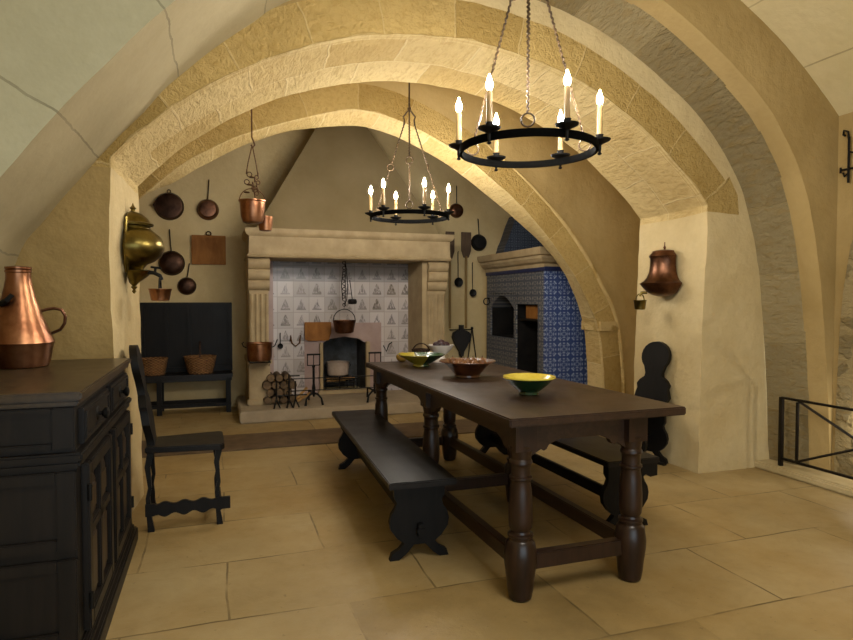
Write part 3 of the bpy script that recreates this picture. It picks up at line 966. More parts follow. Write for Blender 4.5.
def pilaster(xa, xb):
    sh = MB()
    w = xb - xa
    sh.span((xa + .01, 7.46, .66), (xb - .01, 8.15, 1.47))
    for q in range(4):
        xx = xa + w * (.14 + .24 * q)
        sh.cyl((xx, 7.46, .7), (xx, 7.46, 1.42), .02, 8)
    p = build('pilaster', sh, CARVED, F, .004)
    pd = MB().span((xa, 7.42, .13), (xb, 8.16, .6)).span((xa - .02, 7.39, .13), (xb + .02, 8.17, .2)).span((xa - .02, 7.39, .6), (xb + .02, 8.17, .66))
    build('pedestal', pd, CARVED, p, .012)
    cs = MB()
    for r_, zc, yc in ((.075, 1.53, 7.5), (.08, 1.65, 7.47), (.075, 1.77, 7.44)):
        cs.prism([(r_ * 1.25 * math.cos(a * PI / 8), r_ * math.sin(a * PI / 8)) for a in range(16)], ((xa + xb) / 2, yc, zc), (0, 1, 0), (0, 0, 1), (w, 0, 0))
    cs.span((xa + .005, 7.48, 1.46), (xb - .005, 8.15, 1.845))
    build('console', cs, CARVED, p)
pilaster(.36, .6)
pilaster(2.54, 2.8)
# tiled back, in pieces round the fire opening
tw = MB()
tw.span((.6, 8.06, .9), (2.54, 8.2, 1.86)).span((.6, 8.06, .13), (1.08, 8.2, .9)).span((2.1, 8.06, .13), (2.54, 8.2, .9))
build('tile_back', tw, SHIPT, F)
pk = MB().span((1.08, 8.05, .13), (1.3, 8.2, 1.05)).span((1.89, 8.05, .13), (2.1, 8.2, 1.05))
pk.prism([(-.295, .78), (-.295, 1.05), (.295, 1.05), (.295, .78), (.2, .84), (0, .87), (-.2, .84)], (1.595, 8.125, 0), (1, 0, 0), (0, 0, 1), (0, .15, 0))
build('fire_surround', pk, PINK, F, label='plain pinkish tiles round the fire opening')
fb = MB().span((1.3, 8.57, .14), (1.89, 8.6, .9)).span((1.28, 8.06, .14), (1.31, 8.6, .9)).span((1.88, 8.06, .14), (1.91, 8.6, .9)).span((1.3, 8.06, .87), (1.89, 8.6, .9))
build('firebox', fb, SOOTT, F)
fl = MB().span((1.27, 7.98, .13), (1.31, 8.06, .8)).span((1.88, 7.98, .13), (1.93, 8.06, .8)).span((1.25, 7.96, .13), (1.95, 8.06, .175))
build('fire_kerb', fl, CARVED, F, .006)
build('side_lining', MB().span((.615, 8.02, .13), (.69, 8.1, 1.86)), PINK, F, label='plain pinkish tile strip')
build('side_lining', MB().span((2.48, 7.45, .13), (2.54, 8.1, 1.86)), CARVED, F)

# things in and on the fireplace
tag(build('brown_board', MB().prism([(-.17, -.1), (-.12, -.125), (.14, -.12), (.175, -.02), (.172, .12), (-.17, .12)], (1.25, 8.03, .945), (1, 0, 0), (0, 0, 1), (0, .03, 0)), BOARDW, bevel=.004),
    'brown wooden board over the top left of the fire opening', 'board')
G = thing('fire_grate', 'dark iron grate full of sticks in the fire opening', 'grate', (1.59, 8.3, .145))
gb = MB()
for i in range(7):
    gb.tube([(-.2 + i * .066, -.1, .1), (-.2 + i * .066, .1, .1)], .008, 6)
for y in (-.1, .1):
    gb.tube([(-.22, y, .1), (.22, y, .1)], .01, 6)
    for x in (-.21, .21):
        gb.tube([(x, y, 0), (x, y, .16)], .009, 6)
gb.tube([(-.22, -.1, .15), (.22, -.1, .15)], .008, 6)
build('basket', gb, IRON, G)
for i in range(14):
    a = random.uniform(-.5, .5)
    x, z = random.uniform(-.15, .15), .115 + .02 * (i // 5)
    tag(build('grate_stick', MB().cyl((1.59 + x - .06 * math.cos(a), 8.3 - .06 * math.sin(a) - .03, .145 + z), (1.59 + x + .06 * math.cos(a), 8.3 + .06 * math.sin(a) - .03, .145 + z + .012), .011, 7), KIND),
        'short pale stick piled in the fire grate', 'stick', 'sticks in the fire grate')
pt = thing('enamel_pot', 'pale cooking pot inside the fire opening above the grate', 'pot', (1.56, 8.32, .335))
build('body', MB().lathe([(.12, 0), (.14, .01), (.152, .1), (.155, .17), (.162, .18), (.15, .18), (.14, .05), (.12, .03)], seg=28), PORC, pt)
build('handle', MB().torus((-.155, 0, .13), .022, .005, 'Y', 12, 6), IRON, pt)
build('handle', MB().torus((.155, 0, .13), .022, .005, 'Y', 12, 6), IRON, pt)
tv = MB().torus((0, 0, .0), .15, .007, 'Z', 24, 6)
for a in (.5, 2.6, 4.7):
    tv.cyl((.15 * math.cos(a), .15 * math.sin(a), 0), (.17 * math.cos(a), .17 * math.sin(a), -.175), .007, 6)
tvo = build('trivet', tv, IRON)
tvo.location = (1.56, 8.32, .327)
tag(tvo, 'round three legged iron trivet under the pale pot in the fire', 'trivet')

CB = thing('copper_cauldron', 'copper cauldron hanging on the chain in front of the ship tiles', 'cauldron', (1.535, 7.72, .93))
build('body', MB().lathe([(.03, 0), (.1, .004), (.117, .02), (.135, .12), (.148, .16), (.148, .168), (.138, .168), (.11, .03), (.03, .02)], seg=30), COPD, CB)
build('handle', MB().torus((0, 0, .165), .138, .006, 'Y', 24, 6, a0=0, a1=PI), IRON, CB)
HC = thing('pot_chain', 'iron chain and hook holding the cauldron under the mantel', 'chain', (1.535, 7.72, 1.23))
cm = MB()
z = .06
i = 0
while z < .66:
    cm.torus((.012 * (i % 2), 0, z), .02, .005, 'X' if i % 2 else 'Y', 10, 5)
    z += .033
    i += 1
cm.tube([(.03, 0, .1), (.045, 0, .3), (.03, 0, .5), (.012, 0, .62)], .006, 6).tube([(-.02, 0, .12), (-.035, 0, .32), (-.012, 0, .5)], .006, 6)
cm.cyl((0, 0, .62), (0, 0, .66), .012)
cm.span((-.12, -.02, .64), (.12, .02, .66))
build('links', cm, IRON, HC)
build('hook', MB().tube([(0, 0, .08), (.0, 0, .06), (.016, 0, .05), (.02, 0, .066)], .006, 6), IRON, HC)
tag(build('iron_skimmer', MB().lathe([(.0, -.035), (.05, -.03), (.06, 0), (.05, .03), (0, .035)], (1.63, 7.68, 1.33), 16).tube([(1.63, 7.68, 1.35), (1.6, 7.69, 1.6)], .006, 6), IRON),
    'dark round iron utensil hung beside the cauldron chain', 'utensil')

def andiron(label, loc, knob=True):
    a = thing('andiron', label, 'andiron', loc, 0, 'andirons before the fire')
    st = MB().tube([(0, 0, .1), (0, 0, .2), (0, 0, .25), (0, 0, .43), (0, 0, .46)], [.012, .022, .014, .014, .01], 10)
    st.ball((0, 0, .45), .02)
    build('shaft', st, IRON, a)
    for s_ in (-1, 1):
        build('leg', MB().tube([(0, 0, .14), (s_ * .04, -.01, .13), (s_ * .085, -.02, .08), (s_ * .1, -.03, .0)], [.014, .013, .011, .014], 8), IRON, a)
    build('leg', MB().tube([(0, 0, .14), (0, .1, .13), (0, .38, .12), (0, .4, .0)], [.012, .011, .011, .012], 8), IRON, a)
    cp = MB()
    for x in (-.07, .07):
        cp.cyl((x, 0, .46), (x, 0, .59), .006, 6)
    cp.tube([(-.07, 0, .465), (.07, 0, .465)], .006, 6).tube([(-.078, 0, .59), (.078, 0, .59)], .011, 6).cyl((0, 0, .45), (0, 0, .59), .005, 6)
    build('cup_frame', cp, IRON, a)
    for z in (.3, .165):
        build('spit_hook', MB().tube([(.0, -.012, z), (.0, -.04, z - .01), (.0, -.048, z + .015)], .007, 6), IRON, a)
    return a
A1 = andiron('left iron andiron with open cup top beside the log pile', (1.07, 7.2, .13))
dup(A1, (1.8, 7.2, .13), 0, 'right iron andiron with open cup top partly behind the table corner')
for z, lab in ((.45, 'upper long iron spit resting across the two andirons'), (.31, 'lower long iron spit resting across the two andirons')):
    tag(build('roasting_spit', MB().tube([(.76, 7.165, z), (1.95, 7.165, z)], .006, 6).tube([(.76, 7.165, z), (.76, 7.165, z - .06)], .007, 6), IRON), lab, 'spit', 'spits on the andirons')
tr = thing('fire_fender', 'low black iron stand in front of the logs', 'stand', (.78, 7.12, .13))
ft = MB()
for x in (-.14, 0, .07):
    ft.tube([(x, 0, .38 if x == 0 else .3), (x, 0, .1), (x - .03, -.03, 0)], .011, 6).tube([(x, 0, .1), (x + .04, -.02, 0)], .009, 6)
ft.tube([(-.14, 0, .14), (.2, 0, .14)], .008, 6).tube([(0, 0, .36), (.12, 0, .36)], .008, 6)
build('frame', ft, IRON, tr)

# log pile
li = 0
for r_, (n_, z) in enumerate(((4, .185), (3, .275), (4, .36), (3, .445))):
    for q in range(n_):
        x = .56 + .095 * q + (.04 if r_ % 2 else 0)
        rr = random.uniform(.042, .052)
        ln = random.uniform(.3, .4)
        g = MB()
        pts, rs = [], []
        for t in range(6):
            pts.append((x + random.uniform(-.006, .006), 7.34 + ln * t / 5 + random.uniform(-.02, .02) * (t == 0), z + random.uniform(-.004, .004)))
            rs.append(rr * random.uniform(.93, 1.05))
        g.tube(pts, rs, 9)
        for fi in range(len(g.f)):
            if len(g.f[fi]) > 4:
                g.mi[fi] = 1
        o = build('split_log', g, [LOGM, LOGE])
        tag(o, 'split log stacked beside the left fireplace pilaster', 'log', 'firewood in the hearth corner')
for x, a, y in ((.99, .5, 7.42), (.97, .8, 7.5), (1.02, .3, 7.58)):
    tag(build('kindling_stick', MB().cyl((x - .08, y, .15), (x + .1 * math.cos(a), y + .03, .15 + .2 * math.sin(a)), .016, 7), KIND),
        'pale kindling stick leaning between logs and andiron', 'stick', 'kindling by the logs')

# copper pan on the left pilaster pedestal
cp = thing('copper_stockpot', 'copper stockpot with two handles on the ledge of the left pilaster', 'pot', (.47, 7.28, .66))
build('body', MB().lathe([(.11, 0), (.13, .006), (.138, .06), (.142, .19), (.15, .2), (.15, .206), (.138, .206), (.125, .02), (.1, .015)], seg=32), COP, cp)
build('handle', MB().tube([(-.14, 0, .15), (-.175, 0, .165), (-.19, 0, .2), (-.17, 0, .215)], .007, 6), IRON, cp)
build('handle', MB().tube([(.14, 0, .15), (.17, 0, .165), (.19, 0, .215), (.2, 0, .24)], .007, 6), IRON, cp)
bk = MB().tube([(-.11, .14, -.012), (-.11, -.1, -.012), (.11, -.1, -.012), (.11, .14, -.012)], .011, 6)
build('wall_bracket', bk, IRON, cp)
# small utensils on the tiles
def ladle(label, x, y, ztop, zb, r, m=IRON, cat='ladle', group='ladles on the far wall', bowl=None):
    o = thing('ladle', label, cat, (x, y, zb), 0, group)
    build('bowl', MB().lathe([(r * .3, 0), (r * .75, r * .15), (r, r * .5), (r * .97, r * .5), (r * .6, r * .25), (r * .1, r * .15)], seg=20), bowl or m, o).rotation_euler = (PI / 2, 0, 0)
    build('handle', MB().tube([(0, -.01, r * .8), (0, -.006, (ztop - zb) * .6), (0, 0, ztop - zb), (0, -.02, ztop - zb + .012)], .006, 6), m, o)
    return o
ladle('small black ladle hanging on the tiles above the logs', .775, 8.04, .92, .765, .035, group=None)
tag(build('iron_chain', MB().tube([(.9, 8.05, .82), (.905, 8.045, .9), (.92, 8.045, .8), (.97, 8.045, .76), (1.02, 8.045, .8), (1.03, 8.05, .9)], .01, 6), IRONR),
    'short rusty chain looped on the tiles left of the fire', 'chain')
tag(build('pot_hook', MB().tube([(2.13, 8.05, .74), (2.17, 8.045, .66), (2.21, 8.045, .76), (2.25, 8.05, .78)], .008, 6), IRON), 'black iron hook on the tiles right of the fire', 'hook')

# ------------------------------------------------------------------ pans on the back wall
YB = 8.2
def round_pan(label, x, z, r, d, m, beak=False):
    o = thing('round_pan', label, 'pan', (x, YB - d, z), 0, 'copper pans on the far wall')
    b = build('pan_body', MB().lathe([(r * .8, 0), (r * .9, .004), (r, d * .8), (r * 1.03, d), (r * .6, d)], seg=32), m, o)
    b.rotation_euler = (-PI / 2, 0, 0)
    if beak:
        build('lip', MB().prism([(-r * 1.12, .0), (-r * .7, r * .62), (-r * .75, -r * .5)], (0, d * .3, 0), (1, 0, 0), (0, 0, 1), (0, d * .5, 0)), m, o)
    build('hanging_ring', MB().torus((0, d * .6, r * 1.08), .02, .005, 'Y', 12, 6), IRON, o)
    return o
round_pan('big dark copper pan with pouring lip, highest left of the hood', -.52, 2.49, .165, .06, COPR, True)
def skillet(label, x, z, r, d, ztop, m, hm, lean=0, dome=True):
    o = thing('skillet', label, 'pan', (x, YB - d, z), 0, 'copper pans on the far wall')
    pf_ = [(r * .3, 0), (r * .75, .006), (r * .93, d * .35), (r, d * .8), (r * 1.05, d * .95), (r * .5, d)] if dome else [(r * .9, 0), (r * .96, .006), (r, d), (r * .5, d)]
    b = build('pan_body', MB().lathe(pf_, seg=28), m, o)
    b.rotation_euler = (-PI / 2, 0, 0)
    build('handle', MB().tube([(0, d * .75, r * .9), (lean * .5, d * .75, (ztop - z) * .6), (lean, d * .8, ztop - z)], [.012, .011, .014], 8, flat=.5), hm, o)
    build('hook', MB().tube([(lean, d * .6, ztop - z - .01), (lean, d, ztop - z + .012)], .005, 6), IRON, o)
    return o
skillet('shiny domed copper skillet hung by its handle left of the hood', -.075, 2.47, .125, .09, 2.83, COPD, COPR, .015)
skillet('copper skillet hanging behind the brass urn', -.5, 1.80, .145, .07, 2.2, COPR, IRON, -.02)
skillet('small dark skillet hung above the settle', -.33, 1.52, .105, .06, 1.79, COPR, COPR, .03)
bo = thing('copper_board', 'square copper coloured board with a ring on the wall above the settle', 'board', (-.07, YB - .025, 1.97))
build('plate', MB().box((0, 0, 0), (.4, .04, .36)), BOARDW, bo, .004)
build('hanging_ring', MB().torus((.0, -.0, .2), .028, .008, 'Y', 14, 6).cyl((0, .0, .17), (0, 0, .19), .02, 10), COPR, bo)
skillet('copper pan with long handle beside the far chandelier, right of the hood', 3.235, 2.61, .1, .06, 2.95, COPD, IRON, 0)
skillet('black iron skillet hanging above the tiled oven shelf', 3.58, 2.17, .115, .07, 2.5, IRON, IRON, -.015, True)
ladle('larger dark ladle between the two oven peels', 3.25, 8.17, 2.02, 1.6, .068)
ladle('smaller dark ladle hanging lowest beside the oven', 3.47, 8.17, 1.87, 1.45, .056)
skillet('small round pan peeping from behind the right fireplace bracket', 3.02, 1.54, .06, .05, 1.64, IRON, IRON, 0)
def peel(label, x, z0, w, solid):
    o = thing('oven_peel', label, 'peel', (x, YB - .03, .95), 0, 'oven peels on the far wall')
    hgt = 1.36
    bl = [(-w * .25, z0), (-w * .5, z0 + .1), (-w / 2, hgt), (w / 2, hgt), (w * .5, z0 + .1), (w * .25, z0)]
    build('blade', MB().prism(bl, (0, 0, 0), (1, 0, 0), (0, 0, 1), (0, .02, 0)), BLADEW, o, .003)
    build('handle', MB().cyl((0, 0, 0), (0, 0, z0 + .02), .018, 10), PALEW, o)
    return o
peel('wooden oven peel nearer the fireplace, half behind the mantel end', 3.13, .98, .13, False)
peel('broad wooden oven peel hanging beside the tiled oven', 3.375, 1.0, .15, True)
rk = thing('utensil_rail', 'iron hook rail on the wall below the peels', 'rail', (3.28, YB - .03, .93))
build('bar', MB().tube([(-.16, -.02, 0), (.17, -.02, 0)], .008, 6).cyl((-.14, -.02, 0), (-.14, .03, 0), .007, 6).cyl((.15, -.02, 0), (.15, .03, 0), .007, 6), IRON, rk)
be = thing('bellows', 'black leather bellows hanging nozzle down by the tiled oven', 'bellows', (3.28, YB - .09, .56))
bo_ = [(-.02, .0), (-.03, .06), (-.1, .18), (-.135, .27), (-.12, .33), (-.06, .36), (-.025, .37), (-.025, .44), (.025, .44), (.025, .37), (.06, .36), (.12, .33), (.135, .27), (.1, .18), (.03, .06), (.02, .0)]
build('board', MB().prism(bo_, (0, -.035, 0), (1, 0, 0), (0, 0, 1), (0, .015, 0)), LEATH, be, .003)
build('board', MB().prism(bo_, (0, .035, 0), (1, 0, 0), (0, 0, 1), (0, .015, 0)), LEATH, be, .003)
build('leather', MB().prism([(x * .95, z_) for x, z_ in bo_[1:6] + bo_[10:15]], (0, 0, 0), (1, 0, 0), (0, 0, 1), (0, .06, 0)), LEATH, be)
build('nozzle', MB().tube([(0, 0, .03), (0, 0, -.09)], [.018, .009], 8), IRON, be)
to = thing('fire_tongs', 'thin black fire tongs hanging next to the bellows', 'tongs', (3.46, YB - .05, .45))
build('arms', MB().tube([(-.07, 0, 0), (-.03, 0, .3), (0, 0, .5)], .008, 6).tube([(.07, 0, 0), (.03, 0, .3), (0, 0, .5)], .008, 6), IRON, to)
build('hinge', MB().ball((0, 0, .5), .02), IRON, to)

# ------------------------------------------------------------------ tiled oven
O = thing('tiled_oven', 'blue and white tiled bread oven with stone cornice on the right', 'oven', (0, 0, 0))
ox, oy0, oy1 = 3.6, 6.34, 7.95
ob = MB()
M0, M1, A0, A1_ = 7.12, 7.82, 6.5, 7.06
ob.span((ox, M1, 0), (5.1, oy1, 1.76)).span((ox, A1_, 0), (5.1, M0, 1.76)).span((ox, oy0 + .02, 0), (5.1, A0, 1.76))
ob.span((ox, A0, 1.3), (5.1, A1_, 1.76)).span((ox, M0, 1.43), (5.1, M1, 1.76)).span((ox, M0, 0), (5.1, M1, .86)).span((ox, A0, 0), (5.1, A1_, .13))
m_ = 14
archp = [(M0, 1.44)] + [(M0 + (M1 - M0) * i / m_, 1.24 + .17 * math.sin(PI * i / m_)) for i in range(m_ + 1)] + [(M1, 1.44)]
ob.prism(archp, ((ox + 3.9) / 2, 0, 0), (0, 1, 0), (0, 0, 1), (.3, 0, 0))
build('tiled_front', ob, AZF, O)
build('tiled_side', MB().span((ox - .004, oy0 - .01, 0), (5.1, oy0 + .02, 1.76)), AZB, O, label='blue and white tiles on the end, coloured as lit')
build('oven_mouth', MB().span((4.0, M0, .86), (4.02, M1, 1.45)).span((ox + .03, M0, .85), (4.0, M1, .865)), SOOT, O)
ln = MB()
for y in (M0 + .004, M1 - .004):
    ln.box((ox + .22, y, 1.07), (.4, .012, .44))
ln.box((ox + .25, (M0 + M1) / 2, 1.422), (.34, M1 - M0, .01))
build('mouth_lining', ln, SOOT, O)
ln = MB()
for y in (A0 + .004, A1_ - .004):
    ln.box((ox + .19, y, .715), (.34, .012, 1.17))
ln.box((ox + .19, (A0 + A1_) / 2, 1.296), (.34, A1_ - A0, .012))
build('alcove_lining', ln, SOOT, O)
dn = MB().span((3.95, A0, .13), (3.97, A1_, 1.3))
build('alcove_door', dn, OAKZ, O)
co = MB()
cpf = [(-.004, 1.72), (.02, 1.73), (.03, 1.77), (.07, 1.79), (.1, 1.83), (.1, 1.86), (.13, 1.87), (.15, 1.92), (.15, 1.95), (-.004, 1.95)]
vs = []
for px, pz in cpf:
    vs += [(ox - px, oy1, pz), (ox - px, oy0 - px, pz), (5.1, oy0 - px, pz)]
fs = []
for i in range(len(cpf) - 1):
    for j in range(2):
        fs.append((i * 3 + j, i * 3 + j + 1, (i + 1) * 3 + j + 1, (i + 1) * 3 + j))
co.add(vs, fs)
co.span((ox - .004, oy0 + .01, 1.7), (5.1, oy1, 1.95))
build('cornice', co, CARVED, O, angle=25)
build('border', MB().span((ox - .02, oy0 - .03, 1.685), (5.1, oy1, 1.735)), NAVY, O)
hp = [(3.83, 1.95), (3.88, 2.12), (3.92, 2.2), (4.0, 2.42), (4.06, 2.55), (5.1, 2.6), (5.1, 1.95)]
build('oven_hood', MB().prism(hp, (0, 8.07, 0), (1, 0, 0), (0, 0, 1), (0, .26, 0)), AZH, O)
nb = thing('wooden_box', 'pale brown wooden box in the top of the oven alcove', 'box', (3.72, 6.78, 1.12))
build('carcass', MB().box((0, 0, .075), (.12, .26, .15)), BOARDW, nb, .004)
build('lid', MB().box((0, 0, .157), (.13, .27, .012)), BOARDW, nb, .003)
shf = build('shelf', MB().box((3.78, 6.78, 1.105), (.3, .558, .02)), OAKB, O)
rg = thing('iron_ring', 'iron ring on a staple at the corner of the tiled oven', 'ring', (3.58, 7.85, 1.33))
build('loop', MB().torus((-.03, 0, 0), .045, .008, 'Y', 16, 6), IRON, rg)
build('staple', MB().tube([(-.02, 0, .045), (.03, 0, .045)], .008, 6), IRON, rg)

# ------------------------------------------------------------------ dark settle with baskets
St = thing('settle', 'black panelled settle bench against the far wall left of the fireplace', 'settle', (-.33, 8.0, 0))
bk = MB().box((0, .15, .89), (1.04, .03, .84))
for x in (-.5, -.24, .02, .5):
    bk.box((x, .13, .89), (.05, .03, .84))
bk.box((0, .13, 1.29), (1.05, .035, .06)).box((0, .13, .5), (1.04, .035, .06))
build('backrest', bk, BENZ, St, .004)
build('seat', MB().box((0, -.03, .445), (1.04, .36, .04)).box((0, -.19, .41), (1.02, .02, .05)), BENW, St, .004)
for x in (-.49, -.3, .47):
    for y in (-.18, .13):
        build('leg', MB().box((x, y, .21), (.055, .05, .42)), BENZ, St, .003)
build('stretcher', MB().box((0, -.18, .1), (1.0, .03, .045)), BENZ, St, .003)
build('stretcher', MB().box((0, .13, .1), (1.0, .03, .045)), BENZ, St, .003)
def basket(label, loc, r, h, handle, m=WICK):
    b = thing('wicker_basket', label, 'basket', loc, 0, 'baskets on the settle')
    build('body', MB().lathe([(r * .72, 0), (r * .76, .004), (r * .9, h * .5), (r, h), (r * 1.04, h * 1.02), (r * 1.0, h * 1.05), (r * .92, h), (r * .7, .02)], seg=36), m, b)
    if handle:
        build('handle', MB().torus((0, 0, h), r * .98, .009, 'X', 20, 6, a0=0, a1=PI), WICKD, b)
    return b
basket('round wicker basket with thin handle on the middle of the settle', (-.18, 7.95, .465), .185, .2, True)
basket('wicker basket on the left end of the settle behind the chair', (-.7, 7.95, .465), .16, .19, False)

# ------------------------------------------------------------------ on the table
def bowl(name, label, loc, prof, m, inner=None, rim=None, foot=None):
    b = thing(name, label, 'bowl', loc)
    build('body', MB().lathe(prof, seg=44), m, b)
    if inner:
        build('glaze', MB().lathe(inner, seg=44), rim, b, label='bright yellow inside')
    return b
bowl('glazed_bowl', 'wide bowl glazed half yellow half green near the far end of the table', (1.5, 4.53, TH),
     [(.06, 0), (.066, .004), (.062, .016), (.07, .022), (.12, .05), (.17, .08), (.185, .092), (.178, .094), (.12, .06), (.05, .03)], GREENG)
bowl('glazed_bowl', 'green glazed bowl with yellow inside at the near end of the table', (1.6, 2.98, TH),
     [(.048, 0), (.054, .004), (.05, .016), (.06, .022), (.1, .055), (.128, .085), (.14, .092), (.137, .095), (.125, .085), (.095, .058), (.05, .026)], DGREEN,
     [(.0, .03), (.06, .036), (.1, .064), (.128, .09), (.139, .09), (.1425, .093), (.14, .1), (.127, .096), (.097, .07), (.055, .045), (.0, .038)], YELLG)
bb = bowl('brown_bowl', 'flaring brown glazed bowl heaped with onions in the middle of the table', (1.58, 3.8, TH),
          [(.078, 0), (.084, .004), (.082, .015), (.118, .058), (.15, .088), (.18, .1), (.19, .104), (.186, .11), (.145, .098), (.108, .056), (.045, .03)], BROWNC)
oi = 0
for x, y, z in ((-.05, -.05, .1), (.03, -.06, .1), (.07, .0, .1), (.04, .06, .1), (-.03, .06, .1), (-.085, .01, .1), (0, 0, .115), (.1, -.04, .115), (-.09, .06, .118), (.075, .075, .11)):
    x, y, z = x * .92, y * .92, z - .016
    r_ = random.uniform(.023, .03)
    on = thing('onion', 'brown skinned onion heaped in the brown bowl', 'onion', (1.58 + x, 3.8 + y, TH + z), random.uniform(0, 6), 'onions in the brown bowl')
    build('bulb', MB().lathe([(.004, -r_ * .85), (r_ * .6, -r_ * .7), (r_ * 1.0, -r_ * .1), (r_ * .85, r_ * .5), (r_ * .35, r_ * .9), (r_ * .12, r_ * 1.15), (r_ * .08, r_ * 1.5)], seg=16), ONION, on)
cpo = thing('footed_dish', 'white footed dish with dark fruit at the far end of the table', 'dish', (1.76, 4.8, TH))
build('body', MB().lathe([(.09, 0), (.093, .008), (.06, .022), (.034, .036), (.03, .05), (.05, .066), (.085, .1), (.105, .132), (.11, .14), (.104, .14), (.07, .115), (.02, .09)], seg=36), WHITEC, cpo)
for x, y, z in ((-.045, -.02, .12), (.04, -.01, .118), (0, .05, .122), (-.01, -.05, .118), (.0, .0, .135)):
    tag(build('dark_fruit', MB().ball((1.76 + x, 4.8 + y, TH + z + .022), (.034, .03, .028)), AUB), 'dark purple fruit piled in the white footed dish', 'fruit', 'fruit in the footed dish')
db = thing('dark_basket', 'small dark wicker basket behind the white footed dish on the table', 'basket', (1.63, 4.93, TH))
build('body', MB().lathe([(.05, 0), (.055, .004), (.075, .06), (.08, .1), (.074, .1), (.05, .02)], seg=26), WICKD, db)
build('handle', MB().torus((0, 0, .07), .076, .006, 'Y', 16, 6, a0=0, a1=PI), WICKD, db)
tag(build('bread_loaf', MB().ball((1.455, 4.9, TH + .04), (.05, .045, .04), 18, 11), LOAFM), 'small round ochre loaf behind the yellow and green bowl', 'bread')

# ------------------------------------------------------------------ hanging copper pots
hk = thing('hanging_hook_chain', 'iron rod and tangled chain hanging from the vault left of the hood', 'chain', (.285, 5.1, 2.13))
build('rod', MB().tube([(0, 0, 1.2), (0, 0, .5), (.012, 0, .47), (.022, 0, .44), (.008, 0, .42), (-.006, 0, .44)], .007, 6), IRONR, hk)
ck = MB()
ck.tube([(.0, 0, .43), (-.03, 0, .3), (-.045, 0, .21)], .005, 6).tube([(.004, 0, .43), (.03, 0, .3), (.045, 0, .2)], .005, 6)
for i in range(9):
    ck.torus((-.04 + .02 * (i % 4), .01 * (i % 3), .23 - .02 * i), .019, .0045, 'XYZ'[i % 3], 10, 5)
for i in range(8):
    ck.torus((.045 - .01 * (i % 3), 0, .21 - .021 * i), .015, .0045, 'XY'[i % 2], 10, 5)
build('links', ck, IRONR, hk)
hp_ = thing('hanging_copper_pot', 'bright copper pot hanging from the chain left of the hood', 'pot', (.285, 5.1, 1.955))
build('body', MB().lathe([(.05, 0), (.075, .008), (.09, .05), (.098, .165), (.106, .172), (.106, .18), (.095, .18), (.08, .04), (.04, .02)], seg=32), COP, hp_)
build('handle', MB().torus((0, 0, .175), .098, .0045, 'Y', 20, 6, a0=0, a1=PI), IRONR, hp_)
hp2 = thing('copper_dipper', 'small copper dipper hanging just behind the bright copper pot', 'dipper', (.4, 5.32, 1.92))
build('body', MB().lathe([(.03, 0), (.05, .006), (.058, .06), (.062, .12), (.056, .12), (.03, .02)], seg=24), COP, hp2)
build('handle', MB().tube([(-.05, 0, .1), (-.08, -.06, .24), (-.112, -.215, .36)], .006, 6), IRONR, hp2)

# ------------------------------------------------------------------ chandeliers
def chandelier(label, loc, rz, zceil, top, mid, crot):
    rt = .05 if mid else .09
    c = thing('chandelier', label, 'chandelier', loc, rz, 'ring chandeliers')
    R = .338
    rg_ = MB().lathe([(R - .007, -.018), (R + .007, -.018), (R + .009, 0), (R + .007, .018), (R - .007, .018), (R - .009, 0), (R - .007, -.018)], seg=72)
    # drop the lathe caps
    rg_.f = rg_.f[:-2]
    rg_.mi = rg_.mi[:-2]
    build('ring', rg_, IRONC, c)
    for q in range(6):
        a = PI / 6 + q * PI / 3
        x, y = (R + .012) * math.cos(a), (R + .012) * math.sin(a)
        cd = MB().lathe([(.012, .0), (.016, .004), (.05, .02), (.054, .028), (.05, .028), (.02, .014), (.016, .014), (.017, .045), (.02, .05), (.014, .05)], (x, y, .012), 20)
        cd.lathe([(.004, -.05), (.012, -.044), (.006, -.036), (.009, -.02), (.009, .012)], (x, y, .012), 10)
        h = build('candle_holder', cd, IRON, c)
        build('candle', MB().lathe([(.0135, .03), (.0135, .19), (.0125, .196), (.006, .198)], (x, y, .012), 16), CANDLE, h, label='cream candle sleeve')
        build('bulb', MB().lathe([(.005, .197), (.01, .2), (.016, .216), (.0155, .228), (.008, .25), (.0015, .27)], (x, y, .012), 12), BULB, h, label='lit flame shaped bulb')
    for q in range(3):
        a = q * 2 * PI / 3 + PI + crot
        ch = MB()
        ux, uy = math.cos(a), math.sin(a)
        ch.torus((R * ux, R * uy, .055), .03, .0045, 'X', 16, 6)
        def at(t):
            rr = R * (1 - t) + rt * t
            return Vector((rr * ux, rr * uy, .085 + (top - .12 - .085) * t))
        m_ = 44
        tw = []
        for i in range(m_ + 1):
            t = i / m_ * (.46 if mid else .5)
            p = at(t)
            tw.append(p + Vector((uy, -ux, 0)) * .004 * math.sin(i * 1.9) + Vector((0, 0, .0)))
        ch.tube(tw, .0055, 6)
        pm = at(.5)
        ch.torus(tuple(at(.5 if mid else .99)), .03, .005, 'Y' if q % 2 else 'X', 16, 6)
        tw = []
        for i in range(m_ + 1):
            t = (.54 if mid else .5) + i / m_ * (.46 if mid else .5)
            p = at(t)
            tw.append(p + Vector((uy, -ux, 0)) * .005 * math.sin(i * 1.9))
        ch.tube(tw, .0065, 6)
        ch.tube([at(.98), Vector((.05 * ux, .05 * uy, top - .09)), Vector((.062 * ux, .062 * uy, top - .06)), Vector((.03 * ux, .03 * uy, top - .03)), Vector((0, 0, top))], .007, 6)
        build('hanger', ch, CHAINM, c)
    hb = MB().ball((0, 0, top), .018).torus((0, 0, top + .03), .022, .006, 'Y', 14, 6)
    hb.tube([(0, 0, top + .05), (0, 0, zceil - loc[2])], .0075, 8)
    build('rod', hb, CHAINM, c)
    return c
chandelier('larger looking black ring chandelier with six lit candles hanging nearest, over the table', (1.5, 2.82, 2.105), PI / 2 - math.radians(28.2), 4.0, .93, False, 0)
